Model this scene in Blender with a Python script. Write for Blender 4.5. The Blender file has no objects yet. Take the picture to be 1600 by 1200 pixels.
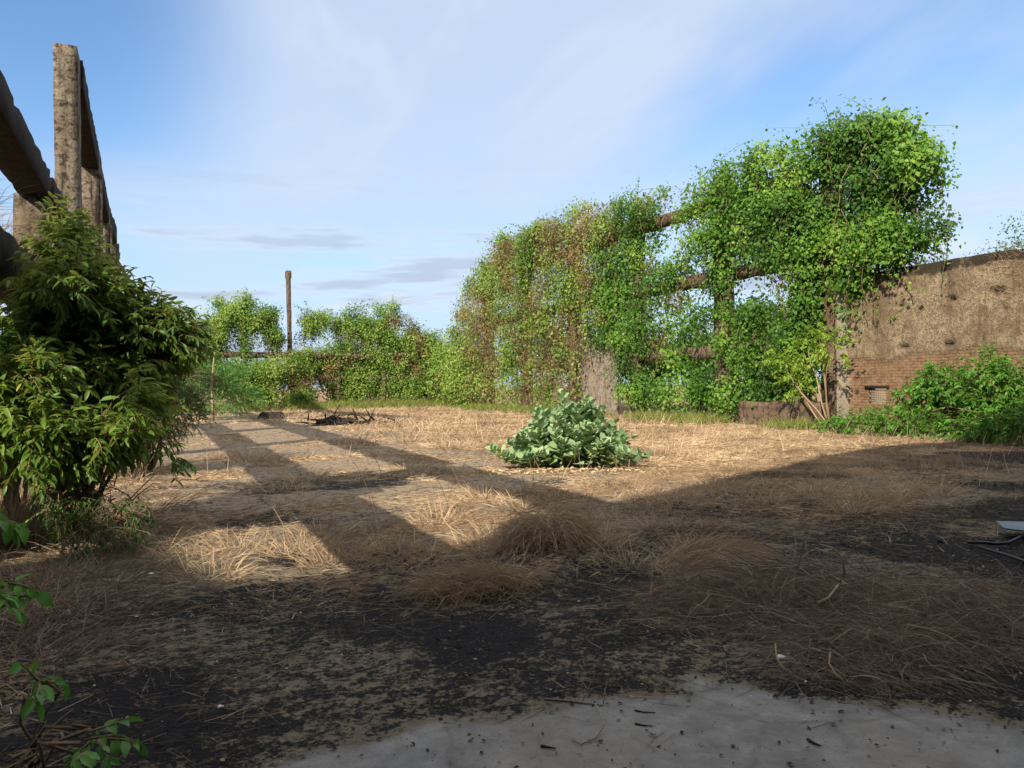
import bpy, math, random
import numpy as np
from mathutils import Vector, Matrix
random.seed(7)
RNG = np.random.default_rng(11)
SC = bpy.context.scene
COL = SC.collection
PI = math.pi

# ------------------------------------------------------------------ camera
CAM_H, FOC, YAW, ROLL, PITCH = 1.6, 1200.0, math.radians(24.8), 0.010, 0.0029
R0 = Vector((math.cos(YAW), -math.sin(YAW), 0)); F0 = Vector((math.sin(YAW), math.cos(YAW), 0)); U0 = Vector((0, 0, 1))
Fv = (F0*math.cos(PITCH) + U0*math.sin(PITCH)).normalized()
Uq = (U0*math.cos(PITCH) - F0*math.sin(PITCH)).normalized()
Rv = R0*math.cos(ROLL) - Uq*math.sin(ROLL)
Uv = R0*math.sin(ROLL) + Uq*math.cos(ROLL)
EYE = Vector((0, 0, CAM_H))
cam_d = bpy.data.cameras.new('camera'); cam = bpy.data.objects.new('camera', cam_d); COL.objects.link(cam)
cam_d.sensor_width = 36; cam_d.lens = 36*FOC/1600; cam_d.clip_start = 0.05; cam_d.clip_end = 6000
M = Matrix(((Rv.x, Uv.x, -Fv.x, 0), (Rv.y, Uv.y, -Fv.y, 0), (Rv.z, Uv.z, -Fv.z, CAM_H), (0, 0, 0, 1)))
cam.matrix_world = M
SC.camera = cam

# ------------------------------------------------------------------ sun, sky, exposure
SUN_H = (0.768, 0.640); SUN_EL = math.radians(31.8)
LDIR = Vector((SUN_H[0]*math.cos(SUN_EL), SUN_H[1]*math.cos(SUN_EL), -math.sin(SUN_EL)))
sun_d = bpy.data.lights.new('sun', 'SUN'); sun_d.energy = 5.0; sun_d.angle = math.radians(0.5); sun_d.color = (1.0, 0.87, 0.68)
sun = bpy.data.objects.new('sun', sun_d); COL.objects.link(sun); sun.location = (-30, -30, 40)
sun.rotation_euler = LDIR.to_track_quat('-Z', 'Y').to_euler()

W = bpy.data.worlds.new('World'); SC.world = W; W.use_nodes = True
wt = W.node_tree; wt.nodes.clear()
def wn(t, **k):
    n = wt.nodes.new(t)
    for a, b in k.items(): setattr(n, a, b)
    return n
def wl(a, b): wt.links.new(a, b)
sky = wn('ShaderNodeTexSky', sky_type='NISHITA'); sky.sun_disc = False
sky.sun_elevation = SUN_EL; sky.sun_rotation = math.atan2(-SUN_H[0], -SUN_H[1])
sky.air_density = 1.0; sky.dust_density = 0.1; sky.ozone_density = 3.0
tc = wn('ShaderNodeTexCoord')
sep = wn('ShaderNodeSeparateXYZ'); wl(tc.outputs['Generated'], sep.inputs[0])
def wmath(op, a, b=None, clamp=False):
    n = wn('ShaderNodeMath', operation=op); n.use_clamp = clamp
    for i, v in enumerate((a, b)):
        if v is None: continue
        if isinstance(v, (int, float)): n.inputs[i].default_value = v
        else: wl(v, n.inputs[i])
    return n.outputs[0]
zz = wmath('MAXIMUM', sep.outputs['Z'], 0.0)
zden = wmath('ADD', zz, 0.22)
cx = wmath('DIVIDE', sep.outputs['X'], zden); cy = wmath('DIVIDE', sep.outputs['Y'], zden)
comb = wn('ShaderNodeCombineXYZ'); wl(cx, comb.inputs[0]); wl(cy, comb.inputs[1])
def wnoise(scale, det, rough, loc, scl=(1, 1, 1), rot=0.0, dist=0.0):
    mp = wn('ShaderNodeMapping'); mp.inputs['Location'].default_value = loc; mp.inputs['Scale'].default_value = scl
    mp.inputs['Rotation'].default_value = (0, 0, rot)
    wl(comb.outputs[0], mp.inputs[0])
    n = wn('ShaderNodeTexNoise'); n.inputs['Scale'].default_value = scale; n.inputs['Detail'].default_value = det
    n.inputs['Roughness'].default_value = rough; n.inputs['Distortion'].default_value = dist
    wl(mp.outputs[0], n.inputs['Vector']); return n.outputs['Fac']
def wramp(v, a, b):
    n = wn('ShaderNodeMapRange', interpolation_type='SMOOTHSTEP'); wl(v, n.inputs['Value'])
    n.inputs['From Min'].default_value = a; n.inputs['From Max'].default_value = b; return n.outputs['Result']
veil = wramp(wnoise(0.85, 5, 0.52, (3.9, 1.6, 0), (1, .65, 1), 0.5, 0.3), 0.24, 0.56)
wisp = wramp(wnoise(2.2, 8, 0.6, (1.7, 5.2, 2), (1, .45, 1), -0.5, 0.6), 0.40, 0.75)
# the veil thins out towards the left (low dot with the view's right axis) and towards the horizon
dotr = wn('ShaderNodeVectorMath', operation='DOT_PRODUCT'); dotr.inputs[1].default_value = (F0*0.75 - R0*0.55 + U0*0.37)[:]
wl(tc.outputs['Generated'], dotr.inputs[0])
thin = wmath('MULTIPLY', wramp(dotr.outputs['Value'], 0.945, 0.995), 0.95)
cover = wmath('ADD', wmath('MULTIPLY', veil, 0.80), wmath('MULTIPLY', wisp, 0.34))
cover = wmath('MULTIPLY', cover, wmath('SUBTRACT', 1.0, wmath('MULTIPLY', thin, wramp(sep.outputs['Z'], 0.12, 0.30))), True)
cover = wmath('MULTIPLY', cover, wmath('ADD', 0.60, wmath('MULTIPLY', wramp(sep.outputs['Z'], 0.05, 0.28), 0.40)))
cover = wmath('MINIMUM', cover, 0.93)
mix = wn('ShaderNodeMixRGB'); wl(cover, mix.inputs['Fac']); wl(sky.outputs[0], mix.inputs['Color1'])
mix.inputs['Color2'].default_value = (3.5, 4.1, 5.1, 1)
# low cloud bank: grey-blue streaks with a bright rim near the horizon
band = wramp(sep.outputs['Z'], 0.22, 0.12); band2 = wramp(sep.outputs['Z'], 0.02, 0.08)
lowc = wmath('MULTIPLY', wramp(wnoise(1.6, 6, 0.55, (7.3, 2.2, 0), (1, 1, 1), 0.44, 0.4), 0.50, 0.64), wmath('MULTIPLY', band, band2))
mpl = wn('ShaderNodeMapping'); mpl.inputs['Scale'].default_value = (1.6, 1.6, 15); mpl.inputs['Location'].default_value = (2.3, .4, 1.1); wl(tc.outputs['Generated'], mpl.inputs[0])
nst = wn('ShaderNodeTexNoise'); nst.inputs['Scale'].default_value = 1.5; nst.inputs['Detail'].default_value = 7; nst.inputs['Roughness'].default_value = .58; wl(mpl.outputs[0], nst.inputs['Vector'])
streak = wmath('MULTIPLY', wramp(nst.outputs['Fac'], 0.47, 0.60), wmath('MULTIPLY', wramp(sep.outputs['Z'], 0.30, 0.13), wramp(sep.outputs['Z'], 0.0, 0.05)))
lowc = wmath('MAXIMUM', lowc, streak)
mix2 = wn('ShaderNodeMixRGB'); wl(wmath('MULTIPLY', lowc, 0.8), mix2.inputs['Fac']); wl(mix.outputs[0], mix2.inputs['Color1'])
bankc = wn('ShaderNodeMixRGB'); wl(wramp(nst.outputs['Fac'], 0.50, 0.60), bankc.inputs['Fac']); bankc.inputs['Color1'].default_value = (4.3, 4.6, 5.1, 1); bankc.inputs['Color2'].default_value = (2.75, 3.15, 3.95, 1)
wl(bankc.outputs[0], mix2.inputs['Color2'])
lowb = wramp(sep.outputs['Z'], 0.24, 0.0)
hs = wn('ShaderNodeHueSaturation'); hs.inputs['Saturation'].default_value = 1.12; hs.inputs['Value'].default_value = 1.05; wl(sky.outputs[0], hs.inputs['Color'])
mix0 = wn('ShaderNodeMixRGB'); wl(wmath('MULTIPLY', lowb, 0.85), mix0.inputs['Fac']); wl(hs.outputs[0], mix0.inputs['Color1']); mix0.inputs['Color2'].default_value = (1.85, 2.85, 4.8, 1)
wl(mix0.outputs[0], mix.inputs['Color1'])
bg = wn('ShaderNodeBackground'); bg.inputs['Strength'].default_value = 0.115
ovh = wramp(sep.outputs['Z'], 0.50, 0.68)          # unseen bright, warm cloud added overhead to lift the shade
mix3 = wn('ShaderNodeMixRGB'); wl(wmath('MULTIPLY', ovh, 0.8), mix3.inputs['Fac']); wl(mix2.outputs[0], mix3.inputs['Color1']); mix3.inputs['Color2'].default_value = (8.2, 7.8, 7.3, 1)
wl(mix3.outputs[0], bg.inputs['Color'])
wo = wn('ShaderNodeOutputWorld'); wl(bg.outputs[0], wo.inputs['Surface'])

SC.view_settings.view_transform = 'Standard'; SC.view_settings.look = 'None'
SC.view_settings.exposure = 0.72; SC.view_settings.gamma = 1.0
SC.render.engine = 'CYCLES'; SC.cycles.max_bounces = 6; SC.cycles.transparent_max_bounces = 4

# ------------------------------------------------------------------ picking places in the world (surveying the photo)
def ray(px, py):
    return ((px-800)/FOC)*Rv + (-(py-600)/FOC)*Uv + Fv
def gnd(px, py, z=0.0):
    d = ray(px, py); return EYE + d*((z-CAM_H)/d.z)
def on_x(px, py, X):
    d = ray(px, py); return EYE + d*(X/d.x)
def on_y(px, py, Y):
    d = ray(px, py); return EYE + d*(Y/d.y)
def at_d(px, py, D):
    return EYE + ray(px, py)*D

# ------------------------------------------------------------------ numeric noise
def _hash(ix, iy, iz, s):
    h = (ix.astype(np.int64)*374761393 + iy.astype(np.int64)*668265263 + iz.astype(np.int64)*2147483647*3 + s*974634721) & 0xffffffff
    h = ((h ^ (h >> 13))*1274126177) & 0xffffffff
    return ((h ^ (h >> 16)) & 0xffff)/65535.0
def vnoise(P, scale=1.0, seed=0, octaves=3):
    P = np.asarray(P, float)*scale; out = np.zeros(len(P)); amp = 1.0; tot = 0
    for o in range(octaves):
        Q = P*(2**o) + 17.3*o; i = np.floor(Q).astype(np.int64); f = Q-i; f = f*f*(3-2*f); v = 0
        for dx in (0, 1):
            for dy in (0, 1):
                for dz in (0, 1):
                    w = np.where(dx, f[:, 0], 1-f[:, 0])*np.where(dy, f[:, 1], 1-f[:, 1])*np.where(dz, f[:, 2], 1-f[:, 2])
                    v = v + w*_hash(i[:, 0]+dx, i[:, 1]+dy, i[:, 2]+dz, seed+o)
        out += amp*v; tot += amp; amp *= 0.5
    return out/tot
def n2(X, Y, scale, seed=0, octaves=3):
    return vnoise(np.stack([X.ravel(), Y.ravel(), np.zeros(X.size)], 1), scale, seed, octaves).reshape(X.shape)
def unit(v): return v/np.maximum(np.linalg.norm(v, axis=-1, keepdims=True), 1e-9)
def sstep(v, a, b):
    t = np.clip((v-a)/(b-a), 0, 1); return t*t*(3-2*t)

# ------------------------------------------------------------------ objects
def tag(o, label=None, cat=None, group=None, kind=None):
    if label: o['label'] = label
    if cat: o['category'] = cat
    if group: o['group'] = group
    if kind: o['kind'] = kind
    return o
def empty(name, loc, label, cat, group=None):
    o = bpy.data.objects.new(name, None); COL.objects.link(o); o.location = loc; o.empty_display_size = .3
    return tag(o, label, cat, group)
def mesh_obj(name, V, faces, mat, parent=None, attrs=None, smooth=False):
    """faces: list of (F,k) int arrays"""
    V = np.ascontiguousarray(V, np.float32)
    q = parent
    while q is not None: V = V - np.array(q.location, np.float32); q = q.parent
    me = bpy.data.meshes.new(name)
    me.vertices.add(len(V)); me.vertices.foreach_set('co', V.ravel())
    nl = sum(f.size for f in faces); npoly = sum(len(f) for f in faces)
    li = np.concatenate([f.ravel() for f in faces]).astype(np.int32)
    lt = np.concatenate([np.full(len(f), f.shape[1], np.int32) for f in faces])
    ls = np.concatenate([[0], np.cumsum(lt)[:-1]]).astype(np.int32)
    me.loops.add(nl); me.polygons.add(npoly)
    me.loops.foreach_set('vertex_index', li); me.polygons.foreach_set('loop_start', ls); me.polygons.foreach_set('loop_total', lt)
    if smooth: me.polygons.foreach_set('use_smooth', np.ones(npoly, bool))
    me.update(calc_edges=True)
    if attrs:
        for k, a in attrs.items():
            at = me.attributes.new(k, 'FLOAT', 'POINT'); at.data.foreach_set('value', np.ascontiguousarray(a, np.float32))
    me.materials.append(mat)
    o = bpy.data.objects.new(name, me); COL.objects.link(o)
    if parent is not None: o.parent = parent
    return o

TPL = {
 'kite': (np.array([[0,0,0],[-.5,.42,.10],[0,1,-.08],[.5,.42,.10]], float), [np.array([[0,3,2],[0,2,1]])]),
 'ovate': (np.array([[0,0,0],[0,.35,-.03],[0,.72,-.03],[0,1,-.16],[-.40,.22,.08],[-.5,.52,.06],[-.26,.84,-.03],[.40,.22,.08],[.5,.52,.06],[.26,.84,-.03]], float),
           [np.array([[0,1,4],[0,7,1],[2,3,6],[2,9,3]]), np.array([[1,2,5,4],[1,7,8,2]]), np.array([[2,6,5],[2,8,9]])]),
}
def leaves(name, pos, t, n, size, aspect, tone, mat, parent, tpl='kite'):
    T, Fc = TPL[tpl]; N = len(pos)
    t = unit(t); b = unit(np.cross(t, n)); n = np.cross(b, t)
    size = np.broadcast_to(size, (N,)); 
    V = pos[:, None, :] + size[:, None, None]*(T[None, :, 1:2]*t[:, None, :] + aspect*T[None, :, 0:1]*b[:, None, :] + T[None, :, 2:3]*n[:, None, :])
    off = (np.arange(N)*len(T))[:, None, None]
    faces = {}
    for f in Fc: faces.setdefault(f.shape[1], []).append((f[None]+off).reshape(-1, f.shape[1]))
    return mesh_obj(name, V.reshape(-1, 3), [np.concatenate(v) for v in faces.values()], mat, parent, {'tone': np.repeat(tone, len(T))})
def tubes(name, P, rad, mat, parent=None, S=4, tone=None):
    """P: (N,K,3) polylines, rad: (N,K)"""
    P = np.asarray(P, float); rad = np.asarray(rad, float); N, K, _ = P.shape
    tg = unit(np.gradient(P, axis=1)); ref = np.where(np.abs(tg[..., 2:3]) > .9, np.array([1., 0, 0]), np.array([0, 0, 1.]))
    a = unit(np.cross(tg, ref)); b = np.cross(tg, a)
    an = np.arange(S)*2*PI/S
    V = P[:, :, None, :] + rad[:, :, None, None]*(np.cos(an)[None, None, :, None]*a[:, :, None, :] + np.sin(an)[None, None, :, None]*b[:, :, None, :])
    idx = np.arange(N*K*S).reshape(N, K, S)
    q = np.stack([idx[:, :-1, :], np.roll(idx[:, :-1, :], -1, 2), np.roll(idx[:, 1:, :], -1, 2), idx[:, 1:, :]], -1).reshape(-1, 4)
    caps = np.concatenate([idx[:, 0, ::-1], idx[:, -1, :]]).reshape(-1, S)
    if tone is None: tone = RNG.random(N)
    return mesh_obj(name, V.reshape(-1, 3), [q, caps], mat, parent, {'tone': np.repeat(tone, K*S)}, smooth=True)
def ribbons(name, P, w, tone, mat, parent=None, side=None):
    """grass blades: P (N,K,3), w (N,) base width; the last point is the tip"""
    N, K, _ = P.shape
    if side is None:
        a = RNG.random(N)*2*PI; side = np.stack([np.cos(a), np.sin(a), RNG.normal(0, .3, N)], 1)
    tg = unit(P[:, -1]-P[:, 0]); s = unit(np.cross(tg, unit(side)+1e-4))
    wk = np.array([1.0, .85, .55, .3][:K-1])
    L = P[:, :-1] - (w[:, None]*wk[None]*.5)[..., None]*s[:, None]
    R = P[:, :-1] + (w[:, None]*wk[None]*.5)[..., None]*s[:, None]
    V = np.concatenate([np.stack([L, R], 2).reshape(N, 2*(K-1), 3), P[:, -1:]], 1); m = 2*(K-1)+1
    base = np.arange(N)[:, None]*m
    qs = [np.concatenate([base+2*k, base+2*k+1, base+2*k+3, base+2*k+2], 1) for k in range(K-2)]
    tr = np.concatenate([base+m-3, base+m-2, base+m-1], 1)
    fs = ([np.concatenate(qs)] if qs else []) + [tr]
    return mesh_obj(name, V.reshape(-1, 3), fs, mat, parent, {'tone': np.repeat(tone, m)})

# ------------------------------------------------------------------ materials
def new_mat(name):
    m = bpy.data.materials.new(name); m.use_nodes = True; nt = m.node_tree; nt.nodes.clear()
    return m, nt
class NT:
    def __init__(s, nt): s.t = nt
    def n(s, ty, **k):
        x = s.t.nodes.new(ty)
        for a, b in k.items(): setattr(x, a, b)
        return x
    def l(s, a, b): s.t.links.new(a, b)
    def math(s, op, a, b=None, clamp=False):
        x = s.n('ShaderNodeMath', operation=op); x.use_clamp = clamp
        for i, v in enumerate((a, b)):
            if v is None: continue
            if isinstance(v, (int, float)): x.inputs[i].default_value = v
            else: s.l(v, x.inputs[i])
        return x.outputs[0]
    def coord(s, which='Object'): return s.n('ShaderNodeTexCoord').outputs[which]
    def map(s, vec, scale=(1,1,1), loc=(0,0,0), rot=(0,0,0)):
        m = s.n('ShaderNodeMapping'); m.inputs['Scale'].default_value = scale; m.inputs['Location'].default_value = loc; m.inputs['Rotation'].default_value = rot
        s.l(vec, m.inputs[0]); return m.outputs[0]
    def noise(s, vec, scale, det=5, rough=.55, dist=0.):
        x = s.n('ShaderNodeTexNoise'); x.inputs['Scale'].default_value = scale; x.inputs['Detail'].default_value = det
        x.inputs['Roughness'].default_value = rough; x.inputs['Distortion'].default_value = dist
        s.l(vec, x.inputs['Vector']); return x.outputs['Fac']
    def ramp(s, v, a, b, lo=0., hi=1.):
        x = s.n('ShaderNodeMapRange'); s.l(v, x.inputs['Value']); x.inputs['From Min'].default_value = a; x.inputs['From Max'].default_value = b
        x.inputs['To Min'].default_value = lo; x.inputs['To Max'].default_value = hi; return x.outputs['Result']
    def cramp(s, v, stops):
        x = s.n('ShaderNodeValToRGB'); e = x.color_ramp.elements
        while len(e) < len(stops): e.new(.5)
        for el, (p, c) in zip(e, stops): el.position = p; el.color = (*c, 1)
        s.l(v, x.inputs[0]); return x.outputs[0]
    def mix(s, f, a, b, mode='MIX'):
        x = s.n('ShaderNodeMixRGB', blend_type=mode)
        for sock, v in zip(x.inputs, (f, a, b)):
            if isinstance(v, (int, float)): sock.default_value = v
            elif isinstance(v, tuple): sock.default_value = (*v, 1)
            else: s.l(v, sock)
        return x.outputs[0]
    def attr(s, name):
        return s.n('ShaderNodeAttribute', attribute_name=name).outputs['Fac']
    def bsdf(s, col, rough=.9, bump=None, strength=.4, dist=.02, spec=.25):
        p = s.n('ShaderNodeBsdfPrincipled')
        if isinstance(col, tuple): p.inputs['Base Color'].default_value = (*col, 1)
        else: s.l(col, p.inputs['Base Color'])
        if isinstance(rough, (int, float)): p.inputs['Roughness'].default_value = rough
        else: s.l(rough, p.inputs['Roughness'])
        p.inputs['Specular IOR Level'].default_value = spec
        if bump is not None:
            b = s.n('ShaderNodeBump'); b.inputs['Strength'].default_value = strength; b.inputs['Distance'].default_value = dist
            s.l(bump, b.inputs['Height']); s.l(b.outputs[0], p.inputs['Normal'])
        return p.outputs[0]
    def out(s, sh):
        o = s.n('ShaderNodeOutputMaterial'); s.l(sh, o.inputs['Surface'])

def leaf_mat(name, stops, trans=.35, rough=.5, tcol=None, spec=.3):
    m, nt = new_mat(name); g = NT(nt)
    c = g.cramp(g.attr('tone'), stops)
    p = g.bsdf(c, rough, spec=spec)
    tr = g.n('ShaderNodeBsdfTranslucent')
    tcl = g.mix(.5, c, tcol or stops[-1][1]); g.l(tcl, tr.inputs['Color'])
    mx = g.n('ShaderNodeMixShader'); mx.inputs[0].default_value = trans; g.l(p, mx.inputs[1]); g.l(tr.outputs[0], mx.inputs[2])
    g.out(mx.outputs[0]); return m
MAT = {}
MAT['vine'] = leaf_mat('vine leaf', [(0, (.026,.072,.010)), (.35, (.055,.150,.016)), (.7, (.105,.240,.024)), (1, (.21,.35,.05))])
MAT['vine_far'] = leaf_mat('fine vine leaf', [(0, (.075,.15,.022)), (.4, (.135,.25,.035)), (.75, (.20,.32,.052)), (1, (.29,.36,.09))])
MAT['dryvine'] = leaf_mat('dry vine leaf', [(0, (.10,.055,.032)), (.5, (.19,.105,.055)), (1, (.30,.19,.10))], .2, .8)
MAT['bush'] = leaf_mat('glossy bush leaf', [(0, (.036,.100,.017)), (.4, (.078,.180,.023)), (.75, (.15,.275,.036)), (.96, (.21,.34,.045)), (1, (.38,.36,.07))], .46, .42, spec=.4)
MAT['feather'] = leaf_mat('feathery leaf', [(0, (.022,.075,.018)), (.5, (.045,.13,.030)), (1, (.085,.20,.045))], .35, .6)
MAT['brightbush'] = leaf_mat('bright bush leaf', [(0, (.038,.13,.014)), (.5, (.080,.24,.020)), (1, (.14,.33,.040))], .35, .42, spec=.4)
MAT['lime'] = leaf_mat('lime leaf', [(0, (.13,.24,.025)), (.6, (.22,.34,.040)), (1, (.34,.42,.07))], .4, .5)
MAT['milkweed'] = leaf_mat('milkweed leaf', [(0, (.14,.26,.115)), (.5, (.235,.37,.18)), (1, (.40,.51,.31))], .18, .62, tcol=(.22,.34,.12))
MAT['yellow'] = leaf_mat('yellow leaf', [(0, (.55,.36,.02)), (1, (.72,.55,.06))], .25, .5)
MAT['treefar'] = leaf_mat('distant tree leaf', [(0, (.05,.10,.03)), (.5, (.085,.155,.045)), (1, (.13,.20,.07))], .3, .6)
MAT['straw'] = leaf_mat('straw', [(0, (.17,.118,.070)), (.4, (.33,.24,.155)), (.75, (.48,.365,.24)), (1, (.60,.47,.31))], .18, .8)
MAT['greystraw'] = leaf_mat('weathered and shaded straw', [(0, (.12,.09,.066)), (.5, (.25,.19,.14)), (1, (.42,.34,.25))], .12, .85)
MAT['weed'] = leaf_mat('weed', [(0, (.10,.15,.03)), (.5, (.17,.22,.045)), (1, (.32,.28,.08))], .3, .7)
def simple(name, stops, rough=.85, spec=.2):
    m, nt = new_mat(name); g = NT(nt); c = g.cramp(g.attr('tone'), stops)
    nz = g.noise(g.coord(), 30, 3); c = g.mix(.35, c, g.mix(nz, (0.02,.015,.01), (.6,.5,.4)), 'OVERLAY')
    g.out(g.bsdf(c, rough, nz, .3, .01, spec)); return m
MAT['stem'] = simple('woody stem', [(0, (.10,.065,.04)), (1, (.26,.19,.12))])
MAT['palestem'] = simple('pale stem', [(0, (.22,.16,.10)), (1, (.36,.28,.19))])
MAT['greenstem'] = simple('milkweed stem', [(0, (.34,.36,.15)), (1, (.50,.46,.22))])
MAT['twig'] = simple('grey twig', [(0, (.16,.13,.10)), (1, (.40,.35,.29))])
MAT['char'] = simple('charred wood', [(0, (.012,.011,.011)), (1, (.05,.04,.035))], .9)
MAT['rubber'] = simple('black rubber', [(0, (.006,.006,.010)), (1, (.012,.012,.016))], .45, .4)

MAT['lightstem'] = simple('pale dry twig', [(0, (.36,.28,.19)), (1, (.52,.44,.33))])
def concrete_mat(name, lo, hi, dark, warm, mossy=.5):
    m, nt = new_mat(name); g = NT(nt); co = g.coord()
    big = g.noise(co, .9, 6, .6); fine = g.noise(co, 16, 6, .7); mid = g.noise(co, 5, 5, .65, .4)
    streak = g.noise(g.map(co, (5, 5, .35)), 1.6, 5, .6)
    c = g.mix(g.ramp(fine, .3, .7), lo, hi)
    c = g.mix(g.ramp(big, .40, .62, 0, .75), c, warm)
    c = g.mix(g.ramp(mid, .48, .62, 0, .85), c, dark); c = g.mix(g.ramp(g.noise(g.map(co, (1, 1, 6)), 1.3, 4, .6), .56, .66, 0, .5), c, dark)
    c = g.mix(g.ramp(streak, .52, .68, 0, mossy), c, dark)
    h = g.math('ADD', g.math('MULTIPLY', fine, .5), g.math('MULTIPLY', mid, .9))
    g.out(g.bsdf(c, .92, h, .9, .05, .15)); return m
MAT['concrete'] = concrete_mat('weathered concrete', (.085,.071,.055), (.33,.28,.215), (.018,.016,.013), (.12,.088,.06), .95)
MAT['facade'] = concrete_mat('stained concrete', (.095,.070,.050), (.21,.16,.112), (.024,.019,.015), (.13,.08,.052), .8)
MAT['panel'] = concrete_mat('grey render', (.20,.175,.145), (.32,.285,.24), (.08,.066,.052), (.22,.165,.12), .6)
MAT['darkbeam'] = concrete_mat('shade-dark concrete', (.015,.0135,.012), (.034,.029,.024), (.008,.0075,.007), (.024,.018,.014))  # near-black base: shade on the beams' hall side is put into the colour

# ------------------------------------------------------------------ solid building pieces: rough-edged bars
def rough_bar(name, lo, hi, mat, parent, step=.35, amp=.018, seed=0, taper=None):
    """axis-aligned bar with a subdivided, slightly crumbled skin"""
    lo = np.array(lo, float); hi = np.array(hi, float); n = np.maximum(1, np.ceil((hi-lo)/step).astype(int))
    n = np.maximum(n, 2)
    vid = {}; V = []; F = []
    def vert(i, j, k):
        key = (i, j, k)
        if key not in vid: vid[key] = len(V); V.append(lo+(hi-lo)*np.array([i/n[0], j/n[1], k/n[2]]))
        return vid[key]
    for ax in range(3):
        u, v = (ax+1) % 3, (ax+2) % 3
        for s in (0, 1):
            for a in range(n[u]):
                for b in range(n[v]):
                    q = []
                    for (da, db) in ((0,0),(1,0),(1,1),(0,1)):
                        idx = [0,0,0]; idx[ax] = s*n[ax]; idx[u] = a+da; idx[v] = b+db; q.append(vert(*idx))
                    F.append(q if s else q[::-1])
    V = np.array(V); rel = (V-lo)/(hi-lo); c = (lo+hi)/2
    out = np.sign(rel-.5)*(np.abs(rel-.5) > .49)
    nz = vnoise(V, 2.3, seed, 3)-.5
    edge = (np.abs(out).sum(1) >= 2)
    nz2 = vnoise(V, 3.7, seed+9, 2)
    V = V + out*(nz*amp*2)[:, None] - out*(edge*np.clip(nz2-.5, 0, 1)*amp*3.2)[:, None]
    if taper is not None: V = taper(V)
    return mesh_obj(name, V, [np.array(F)], mat, parent)

# ------------------------------------------------------------------ foliage growers
def blob_px_x(px, py, rx, ry, X, thick, dx=0.0):
    c = on_x(px, py, X); d = (c-EYE).dot(Fv)
    yr = abs(on_x(px+rx, py, X).y - on_x(px-rx, py, X).y)/2
    return (np.array(c)+np.array([dx, 0, 0]), np.array([thick, yr, ry*d/FOC]))
def blob_px_y(px, py, rx, ry, Y, thick, dy=0.0):
    c = on_y(px, py, Y); d = (c-EYE).dot(Fv)
    xr = abs(on_y(px+rx, py, Y).x - on_y(px-rx, py, Y).x)/2
    return (np.array(c)+np.array([0, dy, 0]), np.array([xr, thick, ry*d/FOC]))
def blob_d(px, py, rx, ry, D, thick):
    c = at_d(px, py, D); return (np.array(c), np.array([rx*D/FOC, thick, ry*D/FOC]))
def sample_blobs(blobs, n, gapscale=1.2, gap=.42, seed=0, inner=.35):
    vol = np.array([r[0]*r[1]+r[1]*r[2]+r[0]*r[2] for c, r in blobs]); k = np.maximum(4, (n*vol/vol.sum()).astype(int))
    P = []; Nn = []
    for (c, r), m in zip(blobs, k):
        d = unit(RNG.normal(size=(m*2, 3))); rad = inner+(1-inner)*RNG.random(m*2)**.6
        lump = .70+.58*vnoise(d*2.6+np.array(c)*.7, 1.0, seed+5, 3)
        p = np.array(c)+d*rad[:, None]*np.array(r)*lump[:, None]
        keep = vnoise(p, gapscale, seed, 2) > gap
        p = p[keep]; dd = d[keep]; sel = slice(0, m); P.append(p[sel]); Nn.append(unit(dd[sel]/np.maximum(np.array(r), .2)))
    return np.concatenate(P), np.concatenate(Nn)
def tufts(P, Nn, per, spread, size, seed=0, zmin=0.05, up=.35, droop=.9, face=(-.6, -.5, .25)):
    """leaf tufts round each centre -> pos, t, n, size, tone"""
    N = len(P)
    pos = np.repeat(P, per, 0) + RNG.normal(0, spread, (N*per, 3))
    nb = np.repeat(Nn, per, 0)*.5 + np.array(face)*.6 + np.array([0, 0, up]) + RNG.normal(0, .58, (N*per, 3))
    t = np.stack([RNG.normal(0, .6, N*per), RNG.normal(0, .6, N*per), -droop+RNG.normal(0, .45, N*per)], 1)
    nb = unit(nb); t = unit(t - nb*(t*nb).sum(1, keepdims=True)*.8)
    sz = size*(.45+.95*RNG.random(N*per)**1.4)
    clump = vnoise(pos, .75, seed+3, 3)
    tone = np.clip(.48+(clump-.5)*1.7+np.repeat(RNG.normal(0, .10, N), per)+RNG.normal(0, .16, N*per), 0, 1)
    k = pos[:, 2] > zmin
    return pos[k], t[k], nb[k], sz[k], tone[k]
def strands(tops, length, K=7, sway=.12):
    N = len(tops); L = length*(.4+.8*RNG.random(N)); P = np.zeros((N, K, 3)); P[:, 0] = tops
    for k in range(1, K):
        P[:, k] = P[:, k-1] + np.stack([RNG.normal(0, sway, N), RNG.normal(0, sway, N), -L/(K-1)], 1)
    P[:, :, 2] = np.maximum(P[:, :, 2], .03); return P
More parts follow.
